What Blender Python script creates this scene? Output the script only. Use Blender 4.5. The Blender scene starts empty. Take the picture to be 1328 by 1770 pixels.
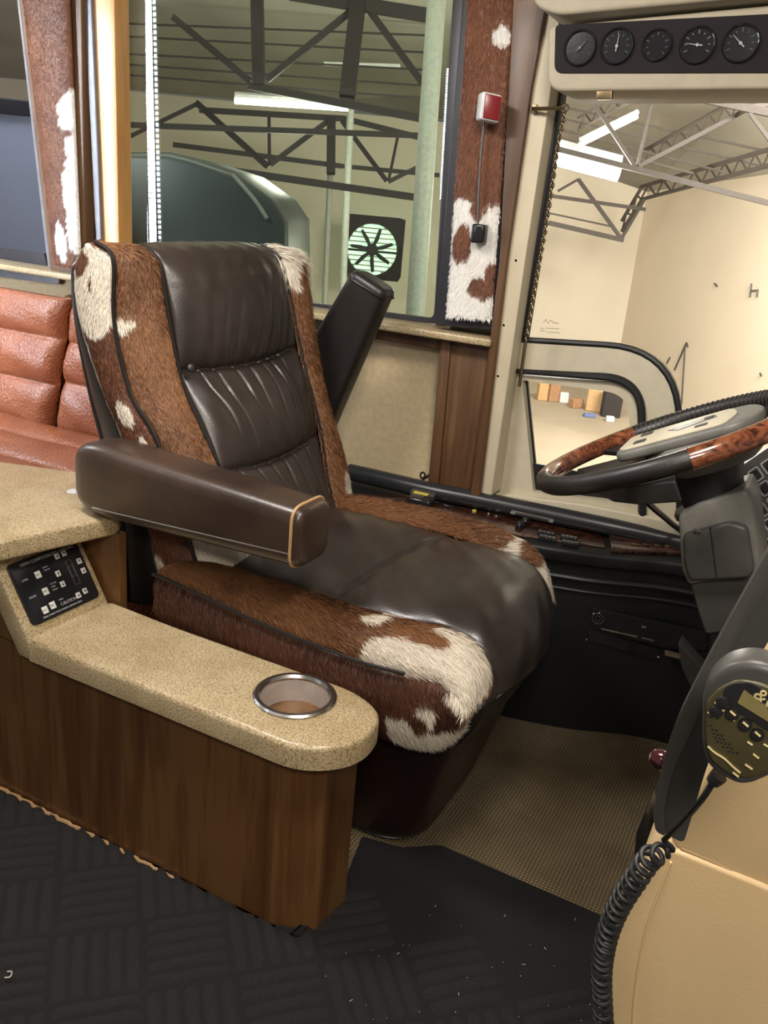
import bpy, bmesh, math, random
import numpy as np
from mathutils import Vector, Matrix, noise
random.seed(5); rng = np.random.default_rng(5)
PI = math.pi
sc = bpy.context.scene
COL = sc.collection

# ------------------------------------------------------------------ camera
F_PX = 1500.0; CAM_H = 1.25
hd, pt, rl = (math.radians(a) for a in (25.87, 19.40, 5.21))
cF = np.array([-math.sin(hd)*math.cos(pt), math.cos(hd)*math.cos(pt), -math.sin(pt)])
_R = np.array([math.cos(hd), math.sin(hd), 0.]); _U = np.cross(_R, cF)
cR = math.cos(rl)*_R + math.sin(rl)*_U
cU = -math.sin(rl)*_R + math.cos(rl)*_U
cam = bpy.data.objects.new('camera', bpy.data.cameras.new('camera')); COL.objects.link(cam)
m = Matrix.Identity(4)
for i in range(3):
    m[i][0], m[i][1], m[i][2] = cR[i], cU[i], -cF[i]
m[2][3] = CAM_H
cam.matrix_world = m
cam.data.sensor_fit = 'HORIZONTAL'; cam.data.sensor_width = 36; cam.data.lens = F_PX/1328*36
cam.data.clip_start = 0.02; cam.data.clip_end = 300
sc.camera = cam
# ------------------------------------------------------------------ light and exposure
sc.view_settings.view_transform = 'Standard'; sc.view_settings.look = 'None'
sc.view_settings.gamma = 1.0; sc.view_settings.use_curve_mapping = False
sc.view_settings.exposure = 0.35
sc.cycles.use_denoising = True
sc.cycles.max_bounces = 8; sc.cycles.transparent_max_bounces = 12
sc.cycles.caustics_reflective = False; sc.cycles.caustics_refractive = False
sc.cycles.sample_clamp_indirect = 6
world = bpy.data.worlds.new('world'); sc.world = world; world.use_nodes = True
world.node_tree.nodes['Background'].inputs[0].default_value = (1.0, 0.93, 0.84, 1)
world.node_tree.nodes['Background'].inputs[1].default_value = 0.17

def area(name, loc, target, size, power, color=(1, 1, 1), sy=None, spread=None):
    l = bpy.data.lights.new(name, 'AREA'); l.energy = power; l.color = color
    l.shape = 'RECTANGLE'; l.size = size; l.size_y = sy or size
    if spread: l.spread = math.radians(spread)
    o = bpy.data.objects.new(name, l); COL.objects.link(o); o.location = loc
    d = Vector(target)-Vector(loc); o.rotation_euler = d.to_track_quat('-Z', 'Y').to_euler()
    return o
area('cabin_light_front', (-0.15, 0.75, 1.93), (-0.7, 1.3, 0.3), 0.30, 15, (1.0, 0.93, 0.84), 0.30)
area('cabin_light_aisle', (-1.22, 0.9, 1.93), (-1.2, 1.5, 0.3), 0.4, 15, (1.0, 0.95, 0.9), 0.25)
area('cabin_light_sofa', (-3.1, 1.3, 1.93), (-2.5, 1.8, 0.4), 0.4, 12, (0.95, 0.96, 1.0), 0.4)
area('cabin_light_door', (0.25, -0.35, 1.93), (-0.2, 1.2, 0.4), 0.5, 22, (1.0, 0.93, 0.82), 0.4)
def atd(px, py, d):
    """the point at depth d in front of the viewpoint"""
    return np.array([0, 0, CAM_H]) + d*(cF + (px-664)/F_PX*cR - (py-885)/F_PX*cU)
HFW = np.array([-math.sin(hd), math.cos(hd), 0.])
def G(off, d, z):
    """hall coordinates: off metres to the right of the bay axis, d metres out, height z"""
    p = HFW*d + _R*off; p[2] = z; return p
for nm_, off_, d_, z_, tgt_, pw_, s_, c_ in (
        ('hall_light_left', -2.0, 6.0, 4.0, (-1.5, 14, 0.5), 230, 2.5, (1.0, 0.98, 0.86)),
        ('hall_light_right', 4.5, 6.0, 4.0, (5.0, 12, 0.5), 1700, 2.5, (1.0, 0.95, 0.87)),
        ):
    area(nm_, G(off_, d_, z_), G(*tgt_), s_, pw_, c_)
area('trailer_fill_light', (-4.2, 2.72, 3.1), (-4.4, 3.5, 1.0), 1.2, 45, (0.9, 0.93, 1.0), 0.5)  # added fill lamp to brighten the trailer side, not a hall fixture

# ------------------------------------------------------------------ node helpers
def new_mat(name):
    mt = bpy.data.materials.new(name); mt.use_nodes = True
    nt = mt.node_tree; b = nt.nodes['Principled BSDF']
    return mt, nt, b
def N(nt, t, **kw):
    n = nt.nodes.new(t)
    for k, v in kw.items():
        if k in n.inputs.keys(): n.inputs[k].default_value = v
        else: setattr(n, k, v)
    return n
def L(nt, a, b): nt.links.new(a, b)
def coords(nt, scale=(1, 1, 1), rot=(0, 0, 0)):
    tc = N(nt, 'ShaderNodeTexCoord'); mp = N(nt, 'ShaderNodeMapping')
    mp.inputs['Scale'].default_value = scale; mp.inputs['Rotation'].default_value = rot
    L(nt, tc.outputs['Object'], mp.inputs['Vector']); return mp.outputs['Vector']
def ramp(nt, fac, stops):
    r = N(nt, 'ShaderNodeValToRGB'); e = r.color_ramp.elements
    while len(e) < len(stops): e.new(0.5)
    for k, (p, c) in enumerate(stops):
        e[k].position = p; e[k].color = (*c, 1)
    L(nt, fac, r.inputs['Fac']); return r.outputs['Color']
def bump(nt, b, h, strength=0.3, dist=0.002):
    n = N(nt, 'ShaderNodeBump', Strength=strength, Distance=dist)
    L(nt, h, n.inputs['Height']); L(nt, n.outputs['Normal'], b.inputs['Normal']); return n
def plain(name, col, rough=0.5, metal=0.0, var=0.12, nscale=30, emis=None, estr=0, coat=0, bmp=0.0, bscale=400):
    mt, nt, b = new_mat(name)
    v = coords(nt)
    n = N(nt, 'ShaderNodeTexNoise', Scale=nscale, Detail=3.0); L(nt, v, n.inputs['Vector'])
    lo = tuple(c*(1-var) for c in col); hi = tuple(min(1, c*(1+var)) for c in col)
    L(nt, ramp(nt, n.outputs['Fac'], [(0.3, lo), (0.7, hi)]), b.inputs['Base Color'])
    b.inputs['Roughness'].default_value = rough; b.inputs['Metallic'].default_value = metal
    b.inputs['Coat Weight'].default_value = coat
    if emis:
        b.inputs['Emission Color'].default_value = (*emis, 1); b.inputs['Emission Strength'].default_value = estr
    if bmp:
        n2 = N(nt, 'ShaderNodeTexNoise', Scale=bscale, Detail=2.0); L(nt, v, n2.inputs['Vector'])
        bump(nt, b, n2.outputs['Fac'], bmp, 0.001)
    return mt
def wood(name, dark, mid, light, axis='Z', scale=1.0, rough=0.32, coat=0.3):
    mt, nt, b = new_mat(name)
    s = {'Z': (14, 14, 1.1), 'X': (1.1, 14, 14), 'Y': (14, 1.1, 14)}[axis]
    v = coords(nt, tuple(a*scale for a in s))
    n = N(nt, 'ShaderNodeTexNoise', Scale=1.0, Detail=5.0, Distortion=0.6); L(nt, v, n.inputs['Vector'])
    v2 = coords(nt, tuple(a*scale*6 for a in s))
    n2 = N(nt, 'ShaderNodeTexNoise', Scale=1.0, Detail=3.0); L(nt, v2, n2.inputs['Vector'])
    v3 = coords(nt, (2.2, 2.2, 2.2)); n3 = N(nt, 'ShaderNodeTexNoise', Scale=1.0, Detail=2.0); L(nt, v3, n3.inputs['Vector'])
    ad = N(nt, 'ShaderNodeMath', operation='MULTIPLY_ADD'); L(nt, n2.outputs['Fac'], ad.inputs[0]); ad.inputs[1].default_value = 0.35; L(nt, n.outputs['Fac'], ad.inputs[2])
    ad2 = N(nt, 'ShaderNodeMath', operation='MULTIPLY_ADD'); L(nt, n3.outputs['Fac'], ad2.inputs[0]); ad2.inputs[1].default_value = 0.5; L(nt, ad.outputs[0], ad2.inputs[2])
    L(nt, ramp(nt, ad2.outputs[0], [(0.62, dark), (0.92, mid), (1.0, light)]), b.inputs['Base Color'])
    b.inputs['Roughness'].default_value = rough; b.inputs['Coat Weight'].default_value = coat; b.inputs['Coat Roughness'].default_value = 0.25
    bump(nt, b, n2.outputs['Fac'], 0.12, 0.0006)
    return mt
def leather(name, col, col2, rough=0.36, cell=260, bstr=0.25, bdist=0.0006, nscale=5, coat=0.15):
    mt, nt, b = new_mat(name)
    v = coords(nt)
    n = N(nt, 'ShaderNodeTexNoise', Scale=nscale, Detail=4.0); L(nt, v, n.inputs['Vector'])
    L(nt, ramp(nt, n.outputs['Fac'], [(0.35, col), (0.7, col2)]), b.inputs['Base Color'])
    vo = N(nt, 'ShaderNodeTexVoronoi', Scale=cell); L(nt, v, vo.inputs['Vector'])
    r = N(nt, 'ShaderNodeMapRange'); L(nt, n.outputs['Fac'], r.inputs['Value']); r.inputs['To Min'].default_value = rough-0.05; r.inputs['To Max'].default_value = rough+0.1
    L(nt, r.outputs[0], b.inputs['Roughness'])
    b.inputs['Coat Weight'].default_value = coat; b.inputs['Coat Roughness'].default_value = 0.3
    bump(nt, b, vo.outputs['Distance'], bstr, bdist)
    return mt
def fur_mat(name, dark, light, wcol=(0.80, 0.72, 0.60)):
    mt, nt, b = new_mat(name)
    a = N(nt, 'ShaderNodeAttribute', attribute_name='white'); r = N(nt, 'ShaderNodeAttribute', attribute_name='tone')
    v = coords(nt); n = N(nt, 'ShaderNodeTexNoise', Scale=9.0, Detail=3.0); L(nt, v, n.inputs['Vector'])
    ad = N(nt, 'ShaderNodeMath', operation='MULTIPLY_ADD'); L(nt, r.outputs['Fac'], ad.inputs[0]); ad.inputs[1].default_value = 0.60; L(nt, n.outputs['Fac'], ad.inputs[2])
    c = ramp(nt, ad.outputs[0], [(0.42, dark), (1.0, light)])
    mx = N(nt, 'ShaderNodeMix', data_type='RGBA'); L(nt, a.outputs['Fac'], mx.inputs['Factor']); L(nt, c, mx.inputs['A'])
    wc = ramp(nt, r.outputs['Fac'], [(0.0, tuple(x*0.85 for x in wcol)), (0.6, wcol)]); L(nt, wc, mx.inputs['B'])
    L(nt, mx.outputs['Result'], b.inputs['Base Color'])
    b.inputs['Roughness'].default_value = 0.5; b.inputs['Specular IOR Level'].default_value = 0.35
    return mt
def glass(name, tint, refl=1.0):
    mt = bpy.data.materials.new(name); mt.use_nodes = True; nt = mt.node_tree
    nt.nodes.remove(nt.nodes['Principled BSDF'])
    tr = N(nt, 'ShaderNodeBsdfTransparent'); tr.inputs['Color'].default_value = (*tint, 1)
    gl = N(nt, 'ShaderNodeBsdfGlossy', Roughness=0.0)
    fr = N(nt, 'ShaderNodeFresnel', IOR=1.5)
    mu = N(nt, 'ShaderNodeMath', operation='MULTIPLY'); mu.inputs[1].default_value = refl
    ge = N(nt, 'ShaderNodeNewGeometry'); iv = N(nt, 'ShaderNodeMath', operation='SUBTRACT'); iv.inputs[0].default_value = 1.0; L(nt, ge.outputs['Backfacing'], iv.inputs[1])
    m2 = N(nt, 'ShaderNodeMath', operation='MULTIPLY'); L(nt, fr.outputs[0], m2.inputs[0]); L(nt, iv.outputs[0], m2.inputs[1])
    L(nt, m2.outputs[0], mu.inputs[0]); mu.use_clamp = True
    mx = N(nt, 'ShaderNodeMixShader'); L(nt, mu.outputs[0], mx.inputs[0]); L(nt, tr.outputs[0], mx.inputs[1]); L(nt, gl.outputs[0], mx.inputs[2])
    L(nt, mx.outputs[0], nt.nodes['Material Output'].inputs['Surface'])
    return mt
def stone_mat():
    mt, nt, b = new_mat('speckled_solid_surface'); v = coords(nt)
    n = N(nt, 'ShaderNodeTexNoise', Scale=330.0, Detail=2.0); L(nt, v, n.inputs['Vector'])
    n2 = N(nt, 'ShaderNodeTexNoise', Scale=14.0, Detail=3.0); L(nt, v, n2.inputs['Vector'])
    c1 = ramp(nt, n.outputs['Fac'], [(0.30, (0.17, 0.11, 0.045)), (0.46, (0.39, 0.30, 0.17)), (0.62, (0.54, 0.44, 0.28))])
    mx = N(nt, 'ShaderNodeMix', data_type='RGBA', blend_type='MULTIPLY'); mx.inputs['Factor'].default_value = 0.6
    L(nt, c1, mx.inputs['A']); L(nt, ramp(nt, n2.outputs['Fac'], [(0.35, (0.74, 0.68, 0.58)), (0.6, (1, 1, 1))]), mx.inputs['B'])
    L(nt, mx.outputs['Result'], b.inputs['Base Color']); b.inputs['Roughness'].default_value = 0.38
    b.inputs['Coat Weight'].default_value = 0.25; b.inputs['Coat Roughness'].default_value = 0.2
    return mt
def carpet_tan():
    mt, nt, b = new_mat('woven_tan_carpet')
    v = coords(nt, rot=(0, 0, math.radians(0)))
    w1 = N(nt, 'ShaderNodeTexWave', Scale=42.0, Distortion=0.6, Detail=1.0); w1.bands_direction = 'X'; L(nt, v, w1.inputs['Vector'])
    w2 = N(nt, 'ShaderNodeTexWave', Scale=42.0, Distortion=1.2, Detail=1.0); w2.bands_direction = 'Y'; L(nt, v, w2.inputs['Vector'])
    mu = N(nt, 'ShaderNodeMath', operation='MULTIPLY'); L(nt, w1.outputs['Fac'], mu.inputs[0]); L(nt, w2.outputs['Fac'], mu.inputs[1])
    c = ramp(nt, mu.outputs[0], [(0.05, (0.13, 0.095, 0.05)), (0.5, (0.24, 0.18, 0.105)), (0.9, (0.46, 0.37, 0.23))])
    n = N(nt, 'ShaderNodeTexNoise', Scale=4.0, Detail=3.0); L(nt, v, n.inputs['Vector'])
    mx = N(nt, 'ShaderNodeMix', data_type='RGBA', blend_type='MULTIPLY'); mx.inputs['Factor'].default_value = 1.0
    L(nt, c, mx.inputs['A']); L(nt, ramp(nt, n.outputs['Fac'], [(0.35, (0.55, 0.5, 0.42)), (0.62, (1, 1, 1))]), mx.inputs['B'])
    L(nt, mx.outputs['Result'], b.inputs['Base Color']); b.inputs['Roughness'].default_value = 0.95
    bump(nt, b, mu.outputs[0], 0.8, 0.003)
    return mt
def burl_mat(a=(0.035, 0.010, 0.006), m_=(0.15, 0.045, 0.02), c=(0.27, 0.09, 0.04)):
    mt, nt, b = new_mat('polished_burl_wood'); v = coords(nt)
    n = N(nt, 'ShaderNodeTexNoise', Scale=55.0, Detail=4.0, Distortion=1.5); L(nt, v, n.inputs['Vector'])
    L(nt, ramp(nt, n.outputs['Fac'], [(0.34, a), (0.5, m_), (0.68, c)]), b.inputs['Base Color'])
    b.inputs['Roughness'].default_value = 0.2; b.inputs['Coat Weight'].default_value = 0.9; b.inputs['Coat Roughness'].default_value = 0.08
    return mt

M = dict(
    stone=stone_mat(), tan=carpet_tan(), burl=burl_mat(),
    cab=wood('cherry_cabinet_wood', (0.060, 0.022, 0.008), (0.120, 0.052, 0.017), (0.155, 0.075, 0.026)),
    post=wood('brown_wood_post', (0.045, 0.020, 0.009), (0.115, 0.056, 0.024), (0.15, 0.08, 0.038), rough=0.45, coat=0.08),
    oak=wood('honey_oak_trim', (0.50, 0.24, 0.07), (0.66, 0.36, 0.12), (0.72, 0.42, 0.17)),
    leath=leather('dark_brown_leather', (0.019, 0.014, 0.012), (0.040, 0.029, 0.024), 0.31, coat=0.3),
    leath_arm=leather('worn_brown_leather', (0.026, 0.015, 0.010), (0.062, 0.037, 0.024), 0.31, coat=0.3),
    leath_dk=leather('near_black_leather', (0.009, 0.007, 0.007), (0.018, 0.014, 0.013), 0.42),
    skirt=leather('oxblood_leather', (0.012, 0.006, 0.005), (0.026, 0.010, 0.008), 0.38),
    orange=leather('orange_leather', (0.225, 0.064, 0.025), (0.29, 0.092, 0.038), 0.40, 130, 0.8, 0.0022, 6),
    beige=leather('beige_leather', (0.66, 0.47, 0.245), (0.74, 0.54, 0.30), 0.55, 300, 0.2, 0.0004, 3, 0.0),
    piping=plain('dark_piping', (0.012, 0.009, 0.008), 0.4),
    tanpipe=plain('tan_piping', (0.42, 0.25, 0.12), 0.5),
    greypipe=plain('pale_piping', (0.20, 0.19, 0.18), 0.4),
    fur_gold=fur_mat('golden_brown_cowhide', (0.075, 0.027, 0.011), (0.29, 0.130, 0.054)),
    fur_red=fur_mat('red_brown_cowhide', (0.065, 0.020, 0.010), (0.17, 0.065, 0.030)),
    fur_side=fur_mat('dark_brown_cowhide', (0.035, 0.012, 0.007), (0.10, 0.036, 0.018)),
    fur_trim=fur_mat('short_cowhide', (0.085, 0.030, 0.017), (0.24, 0.095, 0.045), (0.86, 0.83, 0.78)),
    black=plain('black_plastic', (0.012, 0.012, 0.013), 0.42, bmp=0.25),
    blackgl=plain('glossy_black_plastic', (0.014, 0.014, 0.016), 0.16),
    dash=plain('black_dash_vinyl', (0.0055, 0.0055, 0.006), 0.5, bmp=0.4, bscale=700),
    dashlip=plain('soft_black_rail', (0.02, 0.02, 0.022), 0.33),
    grey=plain('grey_plastic', (0.14, 0.135, 0.12), 0.45, bmp=0.3, bscale=600),
    greyd=plain('dark_grey_plastic', (0.055, 0.052, 0.048), 0.42),
    steel=plain('brushed_steel', (0.62, 0.60, 0.58), 0.26, 1.0),
    steelin=plain('brushed_steel_inside', (0.66, 0.60, 0.56), 0.5, 0.55),
    brass=plain('aged_brass', (0.22, 0.16, 0.09), 0.35, 1.0),
    cream=plain('cream_plastic', (0.56, 0.50, 0.37), 0.5, var=0.05),
    creamw=plain('cream_painted_pillar', (0.60, 0.52, 0.37), 0.5, var=0.08, nscale=8),
    panel=plain('beige_wall_vinyl', (0.52, 0.40, 0.23), 0.6, var=0.10, nscale=60, bmp=0.2),
    rubber=plain('black_rubber', (0.010, 0.010, 0.011), 0.5),
    mat=plain('charcoal_mat_fibre', (0.0100, 0.0082, 0.0080), 0.95, var=0.5, nscale=260, bmp=0.9, bscale=900),
    matflat=plain('charcoal_mat_border', (0.0055, 0.0050, 0.0052), 0.95, var=0.5, nscale=300, bmp=0.9, bscale=900),
    lint=plain('pale_lint', (0.55, 0.50, 0.45), 0.8),
    whitep=plain('white_button', (0.62, 0.61, 0.58), 0.5, var=0.03),
    ink=plain('grey_ink', (0.36, 0.36, 0.36), 0.6, var=0.02),
    inkdim=plain('dim_ink', (0.14, 0.14, 0.14), 0.6, var=0.02),
    inkdk=plain('dark_ink', (0.05, 0.05, 0.05), 0.6),
    gold=plain('gold_ink', (0.62, 0.52, 0.24), 0.45),
    olive=plain('olive_grey_plastic', (0.060, 0.050, 0.022), 0.36),
    lcd=plain('dull_gold_display', (0.22, 0.18, 0.07), 0.25),
    red=plain('red_lens', (0.20, 0.012, 0.016), 0.25),
    white=plain('white_plastic', (0.62, 0.62, 0.62), 0.4),
    yellow=plain('yellow_label', (0.62, 0.52, 0.08), 0.6),
    amber=plain('dark_red_knob', (0.05, 0.010, 0.014), 0.10, coat=1.0),
    alu=plain('grey_window_channel', (0.17, 0.165, 0.18), 0.4, 0.3),
    frame=plain('dark_window_frame', (0.022, 0.020, 0.024), 0.42),
    ceil=plain('cream_headliner', (0.40, 0.35, 0.255), 0.7, var=0.05),
    gauge=plain('gauge_fascia', (0.006, 0.003, 0.004), 0.85), dburl=burl_mat((0.010, 0.004, 0.003), (0.05, 0.018, 0.010), (0.11, 0.045, 0.022)),
    hallw=plain('yellowed_hall_wall', (0.68, 0.61, 0.49), 0.9, var=0.08, nscale=0.5),
    hallb=plain('cream_hall_wall', (0.76, 0.66, 0.52), 0.9, var=0.07, nscale=0.4),
    halllr=plain('white_roof_insulation', (0.52, 0.50, 0.43), 0.9, var=0.15, nscale=0.7),
    hallfl=plain('concrete_floor', (0.34, 0.28, 0.20), 0.9, var=0.12, nscale=0.8),
    hsteel=plain('brown_steel_beam', (0.020, 0.015, 0.014), 0.7),
    hsteel2=plain('grey_steel_joist', (0.055, 0.044, 0.035), 0.7),
    pale=plain('pale_painted_column', (0.36, 0.37, 0.32), 0.6),
    tube=plain('lit_fluorescent_tube', (1, 1, 1), 0.4, emis=(1, 0.99, 0.92), estr=9),
    tubeR=plain('bright_highbay_tube', (1, 1, 1), 0.4, emis=(1, 0.96, 0.85), estr=14),
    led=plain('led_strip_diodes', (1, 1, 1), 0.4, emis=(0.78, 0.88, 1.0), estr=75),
    trailer=plain('grey_green_vehicle', (0.05, 0.068, 0.064), 0.35, var=0.05, nscale=2),
    slate=plain('blue_grey_panel', (0.34, 0.36, 0.42), 0.4, var=0.05, nscale=2),
    louver=plain('glowing_fan_louvres', (0.6, 0.8, 0.62), 0.6, emis=(0.62, 0.95, 0.70), estr=1.6),  # own emission stands in for light coming through from behind
    ply=plain('plywood', (0.52, 0.33, 0.16), 0.7), carton=plain('brown_carton', (0.36, 0.20, 0.10), 0.8),
    bluep=plain('blue_plastic', (0.12, 0.16, 0.34), 0.6),
    tint=glass('green_tinted_glass', (0.69, 0.735, 0.68), 1.5), clear=glass('clear_glass', (0.98, 0.98, 0.97)),
    tint2=glass('grey_tinted_glass', (0.80, 0.81, 0.84)),
)

# ------------------------------------------------------------------ geometry helpers
C0 = np.array([0, 0, CAM_H])
def ray(x, y): return cF + (x-664)/F_PX*cR - (y-885)/F_PX*cU
def onX(x, y, v): d = ray(x, y); return C0 + d*(v/d[0])
def onY(x, y, v): d = ray(x, y); return C0 + d*(v/d[1])
def onZ(x, y, v): d = ray(x, y); return C0 + d*((v-CAM_H)/d[2])
def V3(p): return Vector((float(p[0]), float(p[1]), float(p[2])))

def merge(bm, tmp):
    me = bpy.data.meshes.new('t'); tmp.to_mesh(me); tmp.free(); bm.from_mesh(me); bpy.data.meshes.remove(me); return bm
def BM(): return bmesh.new()
def obox(bm, c, ax, size, bev=0.0, seg=3):
    """box centred at c, ax = three unit axes, size = full lengths"""
    t = BM(); bmesh.ops.create_cube(t, size=1)
    mm = Matrix([[ax[j][i]*size[j] for j in range(3)] for i in range(3)]).to_4x4(); mm.translation = V3(c)
    bmesh.ops.transform(t, matrix=mm, verts=t.verts)
    if mm.determinant() < 0: bmesh.ops.reverse_faces(t, faces=t.faces)
    if bev: bmesh.ops.bevel(t, geom=t.edges[:], offset=bev, segments=seg, profile=0.5, affect='EDGES', clamp_overlap=True)
    return merge(bm, t)
AX = ((1, 0, 0), (0, 1, 0), (0, 0, 1))
def box(bm, x0, x1, y0, y1, z0, z1, bev=0.0, seg=3):
    return obox(bm, ((x0+x1)/2, (y0+y1)/2, (z0+z1)/2), AX, (x1-x0, y1-y0, z1-z0), bev, seg)
def extr(bm, pts, vec, bev=0.0, seg=3):
    """solid: polygon pts swept by vec"""
    t = BM(); a = [t.verts.new(V3(p)) for p in pts]; b = [t.verts.new(V3(p)+V3(vec)) for p in pts]; n = len(pts)
    fa = t.faces.new(a); fb = t.faces.new(b[::-1])
    for i in range(n): t.faces.new((a[(i+1) % n], a[i], b[i], b[(i+1) % n]))
    bmesh.ops.recalc_face_normals(t, faces=t.faces)
    if bev:
        es = [e for e in t.edges if any(f in (fa, fb) for f in e.link_faces)]
        bmesh.ops.bevel(t, geom=es, offset=bev, segments=seg, profile=0.5, affect='EDGES', clamp_overlap=True)
    return merge(bm, t)
def rpoly(pts, r=0.02, seg=6):
    """round every corner of a planar polygon; r number or list"""
    P = [np.array(p, float) for p in pts]; n = len(P); out = []
    rr = r if isinstance(r, (list, tuple)) else [r]*n
    for i in range(n):
        a, b, c = P[i-1], P[i], P[(i+1) % n]
        if rr[i] <= 0: out.append(b); continue
        d1, d2 = a-b, c-b; l1, l2 = np.linalg.norm(d1), np.linalg.norm(d2)
        q = min(rr[i], l1*0.48, l2*0.48); s, e = b+d1/l1*q, b+d2/l2*q
        for k in range(seg+1):
            t = k/seg; out.append((1-t)**2*s+2*t*(1-t)*b+t*t*e)
    return out
def spline(pts, n):
    P = np.array(pts, float)
    d = np.r_[0, np.cumsum(np.linalg.norm(np.diff(P, axis=0), axis=1))]; d /= d[-1]
    Q = np.vstack([2*P[0]-P[1], P, 2*P[-1]-P[-2]]); out = []
    for t in np.linspace(0, 1, n):
        i = min(np.searchsorted(d, t, side='right')-1, len(P)-2); i = max(i, 0)
        u = (t-d[i])/(d[i+1]-d[i]+1e-12); p0, p1, p2, p3 = Q[i:i+4]
        out.append(0.5*((2*p1)+(-p0+p2)*u+(2*p0-5*p1+4*p2-p3)*u*u+(-p0+3*p1-3*p2+p3)*u**3))
    return np.array(out)
def tube(bm, pts, r, seg=10, closed=False, cap=True):
    P = [V3(p) for p in pts]; n = len(P); rs = r if hasattr(r, '__len__') else [r]*n
    rings = []; up = None
    for i in range(n):
        a = P[i-1] if (i > 0 or closed) else P[i]; b = P[(i+1) % n] if (i < n-1 or closed) else P[i]
        t = (b-a).normalized() if (b-a).length > 1e-9 else Vector((0, 0, 1))
        if up is None: up = t.orthogonal().normalized()
        up = (up-t*up.dot(t)); up = up.normalized() if up.length > 1e-6 else t.orthogonal().normalized()
        s = t.cross(up)
        rings.append([bm.verts.new(P[i]+(up*math.cos(2*PI*k/seg)+s*math.sin(2*PI*k/seg))*rs[i]) for k in range(seg)])
    for i in range(n if closed else n-1):
        A, B = rings[i], rings[(i+1) % n]
        off = 0
        if closed and i == n-1:
            off = min(range(seg), key=lambda o: (A[0].co-B[o].co).length)
        for k in range(seg): bm.faces.new((A[k], A[(k+1) % seg], B[(k+1+off) % seg], B[(k+off) % seg]))
    if cap and not closed:
        bm.faces.new(rings[0][::-1]); bm.faces.new(rings[-1])
    return bm
def lathe(bm, prof, o, axis=(0, 0, 1), seg=40, closed_ends=True):
    """prof: list of (radius, height along axis)"""
    ax = V3(axis).normalized(); s = ax.orthogonal().normalized(); t = ax.cross(s); O = V3(o); rings = []
    for r, h in prof:
        if r < 1e-6: rings.append([bm.verts.new(O+ax*h)]); continue
        rings.append([bm.verts.new(O+ax*h+(s*math.cos(2*PI*k/seg)+t*math.sin(2*PI*k/seg))*r) for k in range(seg)])
    for A, B in zip(rings, rings[1:]):
        for k in range(seg):
            k2 = (k+1) % seg
            if len(A) == 1 and len(B) == 1: break
            if len(A) == 1: bm.faces.new((A[0], B[k2], B[k]))
            elif len(B) == 1: bm.faces.new((A[k], A[k2], B[0]))
            else: bm.faces.new((A[k], A[k2], B[k2], B[k]))
    return bm
def obj(name, bm, mat, root=None, label=None, angle=38, flat=False):
    bmesh.ops.recalc_face_normals(bm, faces=bm.faces)
    if root is not None:
        base = Vector((0, 0, 0)); q = root
        while q is not None: base += q.location; q = q.parent
        bmesh.ops.translate(bm, verts=bm.verts, vec=-base)
    me = bpy.data.meshes.new(name); bm.to_mesh(me); bm.free(); me.materials.append(mat)
    if not flat:
        me.shade_smooth()
        me.set_sharp_from_angle(angle=math.radians(angle))
    o = bpy.data.objects.new(name, me); COL.objects.link(o)
    if root is not None: o.parent = root
    if label: o['label'] = label
    return o
def thing(name, loc, label, cat, group=None):
    o = bpy.data.objects.new(name, None); COL.objects.link(o); o.location = V3(loc); o.empty_display_size = 0.05
    o['label'] = label; o['category'] = cat
    if group: o['group'] = group
    return o
def tag(o, label, cat, group=None):
    o['label'] = label; o['category'] = cat
    if group: o['group'] = group
    return o
def struct(name, bm, mat, **k):
    o = obj(name, bm, mat, **k); o['kind'] = 'structure'; return o
def text(body, size, loc, ax, mat, root, name='lettering', depth=0.0004, align='LEFT'):
    cu = bpy.data.curves.new('t', 'FONT'); cu.body = body; cu.size = size; cu.extrude = depth; cu.align_x = align; cu.resolution_u = 2
    to = bpy.data.objects.new('t', cu); COL.objects.link(to)
    bpy.context.view_layer.update()
    me = bpy.data.meshes.new_from_object(to.evaluated_get(bpy.context.evaluated_depsgraph_get()))
    bpy.data.objects.remove(to)
    bm = BM(); bm.from_mesh(me); bpy.data.meshes.remove(me)
    mm = Matrix([[ax[j][i] for j in range(3)] for i in range(3)]).to_4x4(); mm.translation = V3(loc)
    bmesh.ops.transform(bm, matrix=mm, verts=bm.verts)
    if root is None: return bm
    return obj(name, bm, mat, root, flat=True)

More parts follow.
